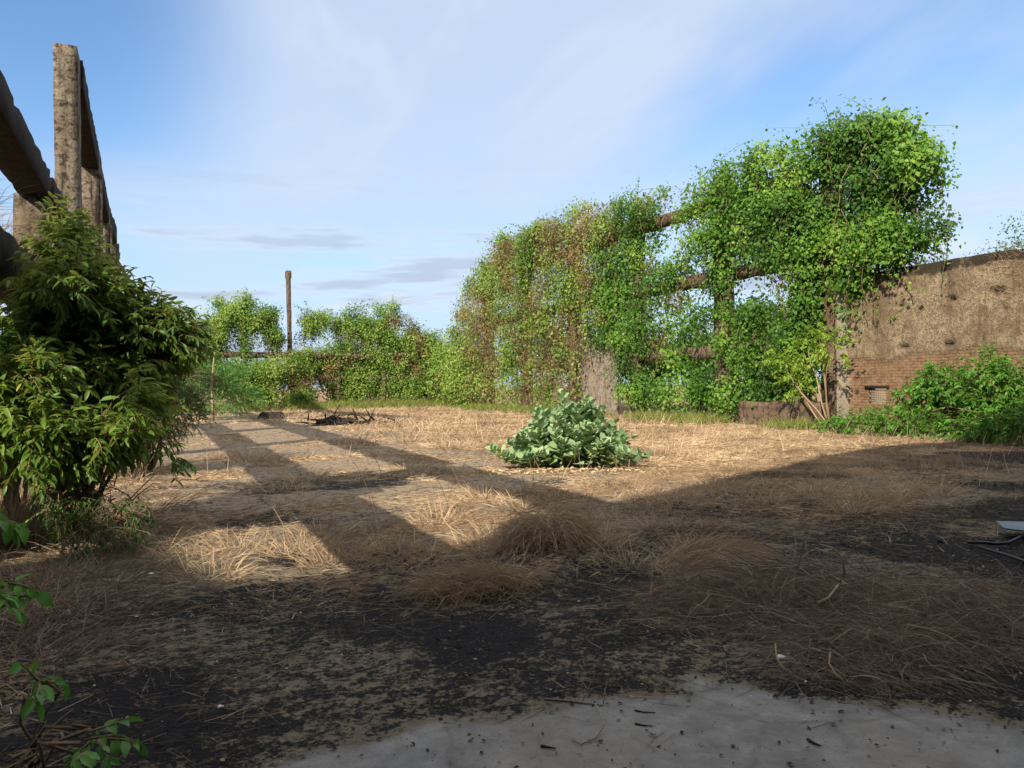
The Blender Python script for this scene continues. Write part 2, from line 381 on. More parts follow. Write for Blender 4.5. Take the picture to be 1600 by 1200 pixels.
def vine(label, group, blobs, loc, n, per, leaf, spread, seed, dry=0.0, nstr=60, slen=2.0, gap=.42, mat='vine', face=(-.6,-.5,.25), name='climbing_vine', gapscale=1.2, whips=6, cat='climbing plant', asp=.8, up=.35):
    root = empty(name, loc, label, cat, group)
    sat = []
    for c, r in blobs:
        for _ in range(4):
            d = unit(RNG.normal(size=3)); sat.append((np.array(c)+d*np.array(r)*RNG.uniform(.8, 1.12), np.array(r)*RNG.uniform(.16, .34)+.08))
    P, Nn = sample_blobs(list(blobs)+sat, n, gapscale, gap, seed)
    isdry = vnoise(P, .55, seed+21, 3) < (.5+(dry-.5)*.75) if dry > 0 else np.zeros(len(P), bool)
    isdry &= RNG.random(len(P)) < .85
    g = tufts(P[~isdry], Nn[~isdry], per, spread, leaf, seed, face=face, up=up)
    GA = [g]
    if isdry.any():
        g = tufts(P[isdry], Nn[isdry], per, spread, leaf*.85, seed+1, face=face)
        leaves('dry_foliage', g[0], g[1], g[2], g[3], .4, g[4], MAT['dryvine'], root)
    # stems: hanging strands plus a few loose whips above the top
    sel = RNG.choice(len(P), min(nstr, len(P)), replace=False); S = strands(P[sel], slen)
    SR = np.full(S.shape[:2], .012)*(.7+.6*RNG.random((len(S), 1)))
    # leaves along strands
    LP = S[:, 1:, :].reshape(-1, 3); LP = np.repeat(LP, 3, 0)+RNG.normal(0, .12, (len(LP)*3, 3))
    g = tufts(LP, np.zeros_like(LP), 1, .03, leaf, seed, face=face)
    GA.append(g)
    if whips:
        cand = np.argsort(-(P[:, 2]+1.2*RNG.random(len(P))))[:max(whips*12, 10)]; top = P[RNG.choice(cand, whips)]
        Wp = np.zeros((whips, 7, 3)); Wp[:, 0] = top; dr = np.stack([RNG.normal(0, .10, whips), RNG.normal(0, .16, whips), .05+.17*RNG.random(whips)], 1)
        for k in range(1, 7): Wp[:, k] = Wp[:, k-1]+dr; dr = dr+np.stack([RNG.normal(0, .06, whips), RNG.normal(0, .06, whips), -.03*np.ones(whips)], 1)
        S = np.concatenate([S, Wp]); SR = np.concatenate([SR, np.linspace(.012, .005, 7)[None].repeat(whips, 0)])
        LP = np.repeat(Wp.reshape(-1, 3), 3, 0)+RNG.normal(0, .07, (whips*21, 3))
        g = tufts(LP, np.zeros_like(LP), 1, .02, leaf*.8, seed, face=face)
        GA.append(g)
    g = [np.concatenate(q) for q in zip(*GA)]
    leaves('foliage', g[0], g[1], g[2], g[3], asp, g[4], MAT[mat], root)
    tubes('stem', S, SR, MAT['stem'], root, 3)
    return root
def sprays(P, D, nl, twl, leaf, seed, sag=.5):
    """drooping twigs with alternate leaves; returns twig polylines and leaf arrays"""
    N = len(P); K = 7; T = np.zeros((N, K, 3)); T[:, 0] = P; d = unit(D)
    for k in range(1, K):
        T[:, k] = T[:, k-1]+d*(twl/(K-1)); d = unit(d+np.array([0, 0, -sag/(K-1)])+RNG.normal(0, .08, (N, 3)))
    pos, tt, nn, sz = [], [], [], []
    for j in range(nl):
        f = (j+.6)/nl*(K-1); k0 = min(int(f), K-2); w = f-k0
        p = T[:, k0]*(1-w)+T[:, k0+1]*w; tg = unit(T[:, k0+1]-T[:, k0]); side = unit(np.cross(tg, np.array([0, 0, 1.]))+1e-4)
        s = 1 if j % 2 else -1
        t = unit(tg*.7+side*s*.75+np.array([0, 0, -.45])+RNG.normal(0, .32, (N, 3)))
        nrm = unit(np.array([0, 0, 1.])+.35*side*s+RNG.normal(0, .5, (N, 3)))
        pos.append(p); tt.append(t); nn.append(nrm); sz.append(leaf*(.45+.8*RNG.random(N)))
    pos, tt, nn, sz = map(np.concatenate, (pos, tt, nn, sz))
    tone = np.clip(vnoise(pos, 1.3, seed, 3)*1.1-.1+RNG.normal(0, .16, len(pos)), 0, 1)
    return T, pos, tt, nn, sz, tone
def branches(root_pt, ends, K=6, r0=.05, r1=.008, wob=.06):
    N = len(ends); s = np.linspace(0, 1, K)[None, :, None]; P = np.array(root_pt)[None, None]*(1-s)+np.array(ends)[:, None]*s
    P[:, :, 2] += (np.sin(s*PI)*.12*np.linalg.norm(np.array(ends)-np.array(root_pt), axis=1)[:, None, None])[..., 0]
    P[:, 1:-1] += RNG.normal(0, wob, (N, K-2, 3)); return P, np.linspace(r0, r1, K)[None].repeat(N, 0)

# ================================================================== GROUND
def axis(a, b, segs):
    """segs: list of (upto, step) then geometric growth"""
    out = [a]; x = a
    for up, st in segs:
        while x < up-1e-6: x = min(x+st, up); out.append(x)
    st = segs[-1][1]
    while x < b: st *= 1.45; x += st; out.append(x)
    return out
ax_p = axis(0, 2500, [(9, .07), (24, .16), (40, .5)]); ax_n = axis(0, 2500, [(4, .07), (8, .3)])
GX = np.array([-v for v in ax_n[:0:-1]]+ax_p)
ay_p = axis(0, 3500, [(14, .07), (30, .18), (70, .5)]); ay_n = axis(0, 1500, [(3, .3)])
GY = np.array([-v for v in ay_n[:0:-1]]+ay_p)
CONC_X = [-3, .0, .37, .8, 1.25, 1.75, 2.24, 2.7, 2.95, 3.15, 3.56, 5.0, 30]
CONC_Y = [2.9, 3.2, 3.33, 3.40, 3.43, 3.40, 3.33, 3.25, 2.85, 2.55, 2.25, 1.75, -3]
def conc_mask(X, Y):
    f = np.interp(X, CONC_X, CONC_Y)
    return sstep(f-Y+.34*(n2(X, Y, 2.6, 4, 4)-.5)*2, -.12, .12)*(Y > -2.4)
MOUNDS = [ # x, y, rx, ry, h
 (3.35, 6.5, .46, .40, .46), (2.3, 5.65, .50, .28, .16), (4.25, 5.3, .52, .36, .20), (2.05, 7.0, .38, .35, .18),
 (3.15, 5.95, .5, .35, .12), (4.1, 3.95, .75, .75, .24), (4.9, 3.3, .8, .7, .20), (3.5, 4.35, .5, .5, .18), (3.7, 3.2, .55, .4, .12), (3.95, 9.4, .9, .7, .18), (5.0, 6.6, .9, .6, .16)]
def ground_z(X, Y):
    z = .05*(n2(X, Y, .55, 8, 3)-.5) + .03*(n2(X, Y, 3.0, 2, 3)-.5)*(1-conc_mask(X, Y))
    for (x, y, rx, ry, h) in MOUNDS:
        q = ((X-x)/rx)**2+((Y-y)/ry)**2; z = z+h*.55*np.exp(-q*1.3)
    far = sstep(np.hypot(X-9, Y-25), 45, 120); return z*(1-far)
def grass_mask(X, Y):
    """where dry grass grows: 0..1"""
    m = sstep(n2(X, Y, .42, 31, 3), .34, .56)
    near = sstep(Y+1.1*(n2(X, Y, .9, 33, 3)-.5)*2, 5.3, 6.6)
    m = np.maximum(m*.7+.15, 0)*near
    slab = sstep(X, -.6, .4)*(1-sstep(X, 6.0, 7.4))*sstep(Y, 9.5, 11.5)*(1-sstep(Y, 46, 53))
    tuf = sstep(n2(X, Y, .9, 37, 3), .56, .66)
    m = m*(1-slab)+slab*tuf*.7
    m = np.maximum(m, sstep(X, 7, 8.5)*sstep(Y, 8, 10)*.95)
    m = np.maximum(m, (1-sstep(X, -1.0, -.3))*sstep(Y, 3.6, 5.0)*.9)
    for (x, y, rx, ry, h) in MOUNDS:
        m = np.maximum(m, np.exp(-(((X-x)/rx)**2+((Y-y)/ry)**2)*.9)*1.15)
    thin_ = 1-.55*(1-sstep(Y, 9.0, 11.0))*(1-sstep(n2(X, Y, 1.3, 39, 3), .50, .64))
    return np.clip(m*thin_, 0, 1)*(1-conc_mask(X, Y))
def ash_mask(X, Y):
    a = (.30+.70*sstep(n2(X, Y, 1.1, 51, 5), .38, .60))*(1-sstep(Y+.8*(n2(X, Y, 1.3, 53, 3)-.5), 6.0, 7.4))
    right = sstep(X, 5.0, 6.5)*sstep(n2(X, Y, .5, 57, 4), .48, .60)*(1-sstep(Y, 10.5, 12.5))
    slabash = .7*sstep(n2(X, Y, .8, 59, 4), .60, .70)*(1-sstep(Y, 12, 16))
    return np.clip(np.maximum(np.maximum(a, right*.9), slabash), 0, 1)
XX, YY = np.meshgrid(GX, GY, indexing='xy'); ZZ = ground_z(XX, YY)
gc = conc_mask(XX, YY); gg = grass_mask(XX, YY); ga = ash_mask(XX, YY)
slab = sstep(XX, -.6, .4)*(1-sstep(XX, 6.2, 7.4))*sstep(YY, 8.0, 11.5)*(1-sstep(YY, 46, 53))
nx, ny = len(GX), len(GY); idx = np.arange(nx*ny).reshape(ny, nx)
quads = np.stack([idx[:-1, :-1], idx[:-1, 1:], idx[1:, 1:], idx[1:, :-1]], -1).reshape(-1, 4)
m, nt = new_mat('ground'); g = NT(nt); co = g.coord()
fine = g.noise(co, 26, 6, .7); mid = g.noise(co, 5.5, 6, .65, .3); big = g.noise(co, .8, 5, .55); grit = g.noise(co, 90, 3, .6)
flake = g.noise(g.map(co, (1, 1.25, 1)), 9, 10, .80, .3); flake2 = g.noise(co, 34, 5, .75, .3)
soil = g.mix(g.ramp(mid, .3, .7), (.125, .105, .076), (.215, .18, .132)); soil = g.mix(g.ramp(fine, .42, .72, 0, .55), soil, (.29, .24, .175)); soil = g.mix(g.ramp(flake2, .56, .68, 0, .5), soil, (.07, .058, .045))
litter = g.mix(g.ramp(fine, .3, .7), (.17, .112, .068), (.40, .275, .170)); litter = g.mix(g.ramp(mid, .5, .75, 0, .6), litter, (.15, .09, .055))
slabc = g.mix(g.ramp(mid, .3, .7), (.24, .185, .13), (.36, .285, .205)); slabc = g.mix(g.ramp(flake, .50, .62, 0, .75), slabc, (.16, .105, .07))
concc = g.mix(g.ramp(mid, .32, .68), (.135, .135, .135), (.245, .245, .24)); concc = g.mix(g.ramp(big, .45, .6, 0, .4), concc, (.22, .195, .165)); concc = g.mix(g.ramp(flake2, .55, .70, 0, .55), concc, (.13, .12, .105)); concc = g.mix(g.ramp(grit, .60, .70, 0, .6), concc, (.07, .065, .06))
ashc = g.mix(g.ramp(flake, .4, .7), (.006, .0065, .0085), (.030, .029, .031))
cw_ = g.n('ShaderNodeTexVoronoi', feature='DISTANCE_TO_EDGE'); cw_.inputs['Scale'].default_value = .62
wv = g.n('ShaderNodeVectorMath', operation='MULTIPLY_ADD'); nv_ = g.n('ShaderNodeTexNoise'); nv_.inputs['Scale'].default_value = 3.0; nv_.inputs['Detail'].default_value = 5; g.l(co, nv_.inputs['Vector'])
g.l(nv_.outputs['Color'], wv.inputs[0]); wv.inputs[1].default_value = (.35, .35, 0); g.l(co, wv.inputs[2]); g.l(wv.outputs[0], cw_.inputs['Vector'])
crack = g.ramp(cw_.outputs['Distance'], .004, .016, 1, 0)
slabc = g.mix(g.math('MULTIPLY', crack, .8), slabc, (.07, .055, .04)); concc = g.mix(g.math('MULTIPLY', crack, .22), concc, (.06, .055, .05))
stn = g.noise(co, 2.3, 6, .7, .6); concc = g.mix(g.ramp(stn, .52, .64, 0, .5), concc, (.12, .115, .105)); concc = g.mix(g.ramp(flake, .60, .66, 0, .8), concc, (.035, .034, .034))
c = g.mix(g.attr('slab'), soil, slabc)
c = g.mix(g.ramp(g.math('ADD', g.attr('grassy'), g.math('MULTIPLY', g.math('SUBTRACT', mid, .5), .9)), .30, .60), c, litter)
c = g.mix(g.ramp(g.math('ADD', g.attr('conc'), g.math('MULTIPLY', g.math('SUBTRACT', flake, .5), 2.6)), .44, .54), c, concc)
an = g.math('ADD', g.math('SUBTRACT', g.math('MULTIPLY', g.attr('ash'), .37), .00), g.math('ADD', g.math('MULTIPLY', g.math('SUBTRACT', flake, .5), 1.9), g.math('ADD', g.math('MULTIPLY', g.math('SUBTRACT', flake2, .5), 1.5), g.math('MULTIPLY', g.math('SUBTRACT', mid, .5), .9))))
an = g.math('SUBTRACT', an, g.math('MULTIPLY', g.attr('conc'), .62))
am = g.ramp(an, .06, .24)
c = g.mix(am, c, ashc)
h = g.math('ADD', g.math('MULTIPLY', flake, .7), g.math('ADD', g.math('MULTIPLY', fine, .35), g.math('MULTIPLY', am, .25)))
h = g.math('MULTIPLY', h, g.ramp(g.attr('conc'), .3, .8, 1., .28))
g.out(g.bsdf(c, .93, h, .9, .05, .12)); MAT['ground'] = m
gr = mesh_obj('ground', np.stack([XX, YY, ZZ], -1).reshape(-1, 3), [quads], m, None, {'conc': gc.ravel(), 'grassy': gg.ravel(), 'ash': ga.ravel(), 'slab': slab.ravel()}, smooth=True)
tag(gr, kind='structure')
def gz(p):
    p = np.asarray(p); return ground_z(p[:, 0].copy(), p[:, 1].copy())

# ================================================================== ADDED SHADE CASTER, unseen behind the viewpoint: slab edge shaped to throw the foreground shade
WY = -9.0
EDGE = [(-30, 8.2), (-1.3, 8.2), (-.4, 8.9), (.0, 7.6), (.25, 6.45), (1.55, 6.40), (2.9, 7.2), (3.35, 7.45), (3.9, 8.05), (4.7, 8.5), (6.0, 8.9), (8.1, 9.9), (10.25, 10.9), (13.5, 12.4), (16.9, 13.5), (20, 13.2), (26, 13.0), (40, 13.0)]  # wanted shade outline on the ground, carried back along the sun to the slab
RZ = 14.0
xs = np.arange(-34, 30, .15); tops = np.full(len(xs), RZ-.02)
nv = len(xs); Vw = np.concatenate([np.stack([xs, xs*0+WY+dy, zz_], 1) for dy in (0, -.5) for zz_ in (xs*0-.3, tops)])
i = np.arange(nv-1); fb, ft, bb, bt = i, i+nv, i+2*nv, i+3*nv
Fw = np.concatenate([np.stack([fb+1, fb, ft, ft+1], 1), np.stack([bb, bb+1, bt+1, bt], 1), np.stack([ft, bt, bt+1, ft+1], 1)])
near = empty('shade_caster', (0, WY, 0), 'unseen wall and slab added behind the viewpoint to shade the foreground', 'building')
mesh_obj('wall', Vw, [Fw], MAT['darkbeam'], near)  # unseen wall, added to block the sun below the slab
offx, offy = RZ/math.tan(SUN_EL)*SUN_H[0], RZ/math.tan(SUN_EL)*SUN_H[1]
EX = np.array([e[0]-offx for e in EDGE]); EY = np.array([e[1]-offy for e in EDGE])
rx_ = xs; ry_ = np.maximum(np.interp(rx_, EX, EY), WY+.15)+.12*(vnoise(np.stack([rx_, rx_*0, rx_*0], 1), 1.9, 77, 3)-.5)
Vr = np.concatenate([np.stack([rx_, y_, rx_*0+z_], 1) for z_ in (RZ, RZ+.22) for y_ in (rx_*0+WY-.5, ry_)])
lb, lf_, ub, uf = i, i+nv, i+2*nv, i+3*nv
Fr = np.concatenate([np.stack([lb, lb+1, lf_+1, lf_], 1)[:, ::-1], np.stack([ub, ub+1, uf+1, uf], 1), np.stack([lf_, lf_+1, uf+1, uf], 1), np.stack([lb, lb+1, ub+1, ub], 1)[:, ::-1]])
mesh_obj('shade_slab', Vr, [Fr], MAT['darkbeam'], near)  # unseen slab, its front edge shaped from the shade outline

# ================================================================== LEFT CONCRETE FRAME
XI, XO = -2.0, -2.66
lf = empty('concrete_frame', (-2.33, 26.1, 0), 'tall bare concrete frame of pillars and beams rising at the left behind the leafy bush', 'frame')
cols = [(8.0, 5.9), (18.45, 5.65), (26.1, 11.85), (33.9, 11.15), (41.2, 10.5), (48.8, 10.9)]
for k, (y, h) in enumerate(cols):
    def tp(V, k=k, h=h):
        V = V.copy(); f = V[:, 2:3]/h
        V[:, 0:1] -= .05*f*(k == 2); return V
    rough_bar('column', (XO+.02*(k % 2), y, -.2), (XI-.015*(k % 3), y+(.62 if k < 2 else 1.0), h), MAT['concrete'], lf, .3, .013, k, tp)
    if k >= 3: rough_bar('pilaster', (XI-.02, y+.05, -.1), (XI+.10, y+.5, h-.98), MAT['concrete'], lf, .3, .015, 30+k)
tb = [(27.1, 33.9, 11.84, 11.15), (34.9, 41.2, 11.13, 10.5), (42.2, 48.8, 10.48, 10.9)]
for k, (a, b, z0, z1) in enumerate(tb):
    def sl(V, a=a, b=b, z0=z0, z1=z1):
        V = V.copy(); f = (V[:, 1]-a)/(b-a); V[:, 2] += (z1-z0)*f + .05*np.sin(f*9+k)*(V[:, 2] > z0-.2); return V
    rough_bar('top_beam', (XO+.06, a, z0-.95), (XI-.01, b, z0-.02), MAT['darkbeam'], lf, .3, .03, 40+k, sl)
for k, (a, b) in enumerate([(-1.5, 8.0), (8.62, 18.45), (19.07, 26.1), (27.1, 33.9), (34.9, 41.2), (42.2, 48.8)]):
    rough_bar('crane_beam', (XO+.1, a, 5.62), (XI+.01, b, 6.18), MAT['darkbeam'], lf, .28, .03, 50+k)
for k, (a, b) in enumerate([(-1.5, 8.0), (8.62, 18.45), (19.07, 26.1), (27.1, 33.9)]):
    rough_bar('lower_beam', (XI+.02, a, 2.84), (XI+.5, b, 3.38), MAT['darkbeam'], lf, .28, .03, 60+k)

# ================================================================== RIGHT CONCRETE FRAME
XR = 22.0
rf = empty('concrete_frame', (XR+.3, 30, 0), 'vine-covered concrete frame of columns and three rows of beams along the right side', 'frame')
RC = [20.4, 26.3, 32.9, 39.4, 45.9, 52.2]
for k, y in enumerate(RC):
    rough_bar('column', (XR, y-.32, -.2), (XR+.6, y+.32, 10.6), MAT['facade'], rf, .4, .03, 70+k)
for zlo, zhi in ((9.25, 9.75), (6.0, 6.55), (2.75, 3.3)):
    for k in range(5):
        rough_bar('beam', (XR+.06, RC[k]+.33, zlo), (XR+.5, RC[k+1]-.33, zhi), MAT['facade'], rf, .35, .035, 80+k+int(zlo*10))
# solid infill pier standing bare among the vines
p0 = on_x(967, 640, XR); p1 = on_x(910, 640, XR)
rough_bar('wall_panel', (XR-.12, p0.y, -.2), (XR+.02, p1.y, 4.4), MAT['panel'], rf, .3, .02, 95)

# low broken plinth wall in front of the first bay
a = on_x(1308, 640, XR-.6); b = on_x(1165, 640, XR-.6)
def brk(V):
    V = V.copy(); f = V[:, 2] > .4; V[f, 2] += .35*(vnoise(V[f]*np.array([0, 1, 0]), 1.1, 5, 2)-.6); return V
pw = rough_bar('low_wall', (XR-1.0, a.y+.3, -.2), (XR-.55, b.y, 1.0), MAT['facade'], None, .2, .03, 96, brk)
tag(pw, 'low broken plastered wall between the brick wall and the dry field', 'wall')

# ================================================================== BRICK WALL at the right edge
wy1 = on_x(1309, 560, XR).y; wy0 = -2.0; WTOP = 5.3
vc = on_x(1371, 617, XR-.02)
bw = empty('brick_wall', (XR, 14, 0), 'long brick wall with peeling brown plaster and a small vent at the right edge', 'wall')
st = .09
ys = np.arange(wy0, wy1+.001, st); ys = np.append(ys, wy1); zs = np.arange(-.3, WTOP, st); zs = np.append(zs, WTOP)
vy0, vy1, vz0, vz1 = vc.y-.34, vc.y+.36, vc.z-.30, vc.z+.26
ys = np.unique(np.concatenate([ys[(np.abs(ys-vy0) > .03) & (np.abs(ys-vy1) > .03)], [vy0, vy1]])); zs = np.unique(np.concatenate([zs[(np.abs(zs-vz0) > .03) & (np.abs(zs-vz1) > .03)], [vz0, vz1]]))
YG, ZG = np.meshgrid(ys, zs, indexing='xy')
top = WTOP+.10*(n2(YG, YG*0, .7, 3, 3)-.5)*2+.05*(n2(YG, YG*0, 3.2, 5, 2)-.5)
ZG2 = np.where(ZG > WTOP-.8, WTOP-.8+(ZG-WTOP+.8)/.8*(top-WTOP+.8), ZG)
plast = sstep(ZG+.55*(n2(YG, ZG, .55, 61, 4)-.5)*2+.10*(n2(YG, ZG, 4, 66, 3)-.5), 2.45, 2.62)      # plaster survives above
plast = np.maximum(plast, sstep(YG, wy1-.62, wy1-.5)); plast = np.maximum(plast, (1-sstep(YG, 13.2, 13.6)))
pit = sstep(n2(YG, ZG, 1.9, 63, 3), .74, .80)
XG = XR-.05*plast-.05*(n2(YG, ZG, 1.1, 64, 3)-.5)-.02*(n2(YG, ZG, 5, 65, 2)-.5)+.03*pit*plast
put = [(1487, 467, .10), (1559, 455, .13), (1412, 542, .11), (1482, 538, .11), (1336, 613, .08), (1410, 478, .06)]
iN = np.arange(YG.size).reshape(YG.shape); q = np.stack([iN[:-1, 1:], iN[:-1, :-1], iN[1:, :-1], iN[1:, 1:]], -1)
cyc = (YG[:-1, :-1]+YG[1:, 1:])/2; czc = (ZG[:-1, :-1]+ZG[1:, 1:])/2
hole = (cyc > vy0) & (cyc < vy1) & (czc > vz0) & (czc < vz1)
deep = np.zeros_like(YG)
for (px, py, r) in put:
    h0 = on_x(px, py, XR); deep = np.maximum(deep, np.exp(-(((YG-h0.y)/(r*1.5))**2+((ZG-h0.z)/(r*.7))**2)**2))
XG = XG+.22*deep
m, nt = new_mat('brick wall'); g = NT(nt); co = g.coord('Object')
sp = g.n('ShaderNodeSeparateXYZ'); g.l(co, sp.inputs[0]); cb = g.n('ShaderNodeCombineXYZ'); g.l(sp.outputs['Y'], cb.inputs[0]); g.l(sp.outputs['Z'], cb.inputs[1])
wob = g.n('ShaderNodeVectorMath', operation='MULTIPLY_ADD'); nzv = g.n('ShaderNodeTexNoise'); nzv.inputs['Scale'].default_value = 2.0; nzv.inputs['Detail'].default_value = 4; g.l(co, nzv.inputs['Vector'])
g.l(nzv.outputs['Color'], wob.inputs[0]); wob.inputs[1].default_value = (.09, .05, 0); g.l(cb.outputs[0], wob.inputs[2])
br = g.n('ShaderNodeTexBrick'); g.l(wob.outputs[0], br.inputs['Vector']); br.inputs['Scale'].default_value = 1.0
br.inputs['Brick Width'].default_value = .27; br.inputs['Row Height'].default_value = .095; br.inputs['Mortar Size'].default_value = .014; br.inputs['Mortar Smooth'].default_value = .4; br.inputs['Bias'].default_value = 0
br.inputs['Color1'].default_value = (.21, .105, .060, 1); br.inputs['Color2'].default_value = (.14, .082, .052, 1); br.inputs['Mortar'].default_value = (.085, .062, .045, 1)
n1 = g.noise(co, 1.1, 6, .62); nf = g.noise(co, 14, 6, .72); nm = g.noise(co, 4.2, 6, .7, .5); ns = g.noise(g.map(co, (1, 3.5, .35)), 1.3, 5, .6); ver = g.noise(co, 9, 4, .6, 1.5)
bc = g.mix(g.ramp(nm, .40, .60, 0, .85), br.outputs['Color'], (.24, .165, .105)); bc = g.mix(g.ramp(n1, .52, .68, 0, .7), bc, (.15, .10, .06)); bc = g.mix(g.ramp(nf, .58, .72, 0, .6), bc, (.42, .29, .17))
pc = g.mix(g.ramp(ver, .42, .58), (.13, .100, .066), (.285, .225, .152)); pc = g.mix(g.ramp(nf, .52, .68, 0, .5), pc, (.39, .32, .22)); pc = g.mix(g.ramp(n1, .44, .62, 0, .75), pc, (.115, .083, .053)); pc = g.mix(g.ramp(g.noise(co, 22, 4, .7), .56, .66, 0, .75), pc, (.05, .035, .022)); pc = g.mix(g.ramp(nm, .55, .70, 0, .85), pc, (.055, .038, .024)); pc = g.mix(g.ramp(ns, .55, .66, 0, .6), pc, (.09, .06, .036))
c = g.mix(g.attr('plaster'), bc, pc)
c = g.mix(g.ramp(g.math('ADD', g.attr('moss'), g.math('MULTIPLY', g.math('SUBTRACT', nm, .5), .9)), .45, .62, 0, .92), c, (.028, .024, .018))
c = g.mix(g.attr('grey'), c, g.mix(g.ramp(nf, .35, .65), (.20, .175, .14), (.38, .34, .28)))
c = g.mix(g.attr('deep'), c, (.03, .022, .016))
hh = g.math('ADD', g.math('MULTIPLY', br.outputs['Fac'], g.math('MULTIPLY', g.math('SUBTRACT', g.attr('plaster'), 1.0), .5)), g.math('ADD', g.math('MULTIPLY', nf, .6), g.math('MULTIPLY', ver, .55)))
g.out(g.bsdf(c, .93, hh, .9, .05, .12)); MAT['brick'] = m
moss = sstep(ZG+.25*(n2(YG, ZG, 1.3, 70, 3)-.5), WTOP-.62, WTOP-.16)*(.55+.45*sstep(n2(YG, YG*0, .5, 69, 3), .25, .5))
grey = np.maximum(sstep(YG, wy1-.5, wy1-.4)*.7, (1-sstep(YG, 13.1, 13.25))*.75)
face = mesh_obj('brick_face', np.stack([XG, YG, ZG2], -1).reshape(-1, 3), [q[~hole].reshape(-1, 4)], m, bw, {'plaster': plast.ravel(), 'moss': moss.ravel(), 'grey': grey.ravel(), 'deep': deep.ravel()})
rough_bar('wall_core', (XR+.10, wy0, -.3), (XR+.42, vy0-.05, WTOP-.12), MAT['facade'], bw, .5, .03, 97)
rough_bar('wall_core', (XR+.10, vy1+.05, -.3), (XR+.42, wy1, WTOP-.12), MAT['facade'], bw, .5, .03, 98)
rough_bar('wall_core', (XR+.10, vy0-.03, vz1+.05), (XR+.42, vy1+.03, WTOP-.14), MAT['facade'], bw, .5, .03, 99)
rough_bar('wall_edge', (XR-.02, wy1-.02, -.3), (XR+.42, wy1+.14, WTOP-.1), MAT['facade'], bw, .3, .03, 100)
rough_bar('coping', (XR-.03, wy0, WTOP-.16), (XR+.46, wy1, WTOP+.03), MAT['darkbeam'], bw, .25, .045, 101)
# lattice vent
mv, ntv = new_mat('vent lattice'); gv = NT(ntv); gv.out(gv.bsdf(gv.mix(gv.noise(gv.coord(), 12, 4), (.17, .135, .10), (.33, .27, .20)), .9))
lat = []
for k in range(7):
    f = k/6
    lat.append(((XR+.02, vy0+.02, vz0+(vz1-vz0-.10)*f-.018), (XR+.10, vy1-.02, vz0+(vz1-vz0-.10)*f+.018)))
vent = rough_bar('vent', (XR-.06, vy0-.12, vz1-.05), (XR+.10, vy1+.12, vz1+.05), MAT['darkbeam'], bw, .2, .01, 3)
def boxes(name, bl, mat, parent, slant=0):
    V = []; F = []
    for lo, hi in bl:
        b0 = len(V)
        for z in (0, 1):
            for (x, y) in ((0,0),(1,0),(1,1),(0,1)): V.append((hi[0] if x else lo[0], hi[1] if y else lo[1], hi[2] if z else lo[2]))
        F += [[b0+j for j in f] for f in ((3,2,1,0),(4,5,6,7),(0,1,5,4),(1,2,6,5),(2,3,7,6),(3,0,4,7))]
    return mesh_obj(name, np.array(V), [np.array(F)], mat, parent)
bars = []
for k in range(9):
    yk = vy0+.06+(vy1-vy0-.12)*k/8
    for r in range(6):
        z0 = vz0+(vz1-vz0-.10)*r/6+.018; z1 = vz0+(vz1-vz0-.10)*(r+1)/6-.018
        o = .03 if r % 2 else -.03
        bars.append(((XR+.025, yk+o-.028, z0), (XR+.095, yk+o+.028, z1)))
boxes('vent_slat', lat, mv, vent); boxes('vent_bar', bars, mv, vent)

# ================================================================== BACK CONCRETE FRAME
YB = 62.0
bf = empty('concrete_frame', (11, YB, 0), 'overgrown concrete frame with two rows of beams across the far end of the field', 'frame')
BX = [on_y(px, 600, YB).x for px in (255, 305, 383, 455, 530, 600, 668, 735)]
BH = [4.5, 4.5, 7.6, 10.85, 4.5, 4.5, 4.5, 4.5]
for k, (x, h) in enumerate(zip(BX, BH)):
    tall = (k == 3)
    def tp(V, tall=tall):
        V = V.copy()
        if tall:
            f = np.clip((V[:, 2]-10.15)/.65, 0, 1); c0 = V[:, :2].mean(0); V[:, :2] = c0+(V[:, :2]-c0)*(1+.35*(f > .2))[:, None]; V[:, 0] -= .012*V[:, 2]
        return V
    o = rough_bar('column', (x-.16, YB, -.2), (x+.16, YB+.32, h), MAT['facade'], bf, .24, .03, 110+k, tp)
    if tall: o['label'] = 'tall bare column standing clear above the vines'
for zlo, zhi in ((4.03, 4.48), (2.27, 2.65)):
    for k in range(len(BX)-1):
        rough_bar('beam', (BX[k]+.2, YB+.05, zlo-.02*k), (BX[k+1]-.2, YB+.33, zhi-.02*k), MAT['facade'], bf, .3, .035, 120+k+int(zlo*7))

# ================================================================== VINES ON THE RIGHT FRAME
G1 = 'vines over the right-hand frame'
def BXs(lst, X=XR-.1, thick=.8, dx=0): return [blob_px_x(*t, X, thick, dx) for t in lst]
def at_x(px, X=XR): p = on_x(px, 600, X); return (p.x, p.y, 0)
vine('huge dome of bright green vine beside and above the left end of the brick wall', G1,
     BXs([(1315,300,122,98),(1225,295,60,68),(1395,268,68,66),(1330,360,112,70),(1420,345,44,70),(1265,405,70,55),(1435,270,34,55),(1240,350,60,65),(1385,405,50,24),(1300,225,85,34),(1388,208,36,18),(1345,212,40,24)], thick=1.0),
     at_x(1320), 4700, 10, .142, .20, 1, nstr=230, slen=2.0, gap=.455, gapscale=.95, whips=24, up=.55)
vine('green vine curtain hanging under the big dome, just left of the brick wall', G1,
     BXs([(1205,520,50,52),(1255,510,30,65),(1230,585,58,34),(1318,440,34,16),(1272,455,24,45),(1180,600,36,30),(1200,618,40,16)], thick=.55),
     at_x(1240, XR-.2), 1900, 9, .15, .22, 2, nstr=110, slen=1.8, gap=.43, gapscale=1.0, whips=4)
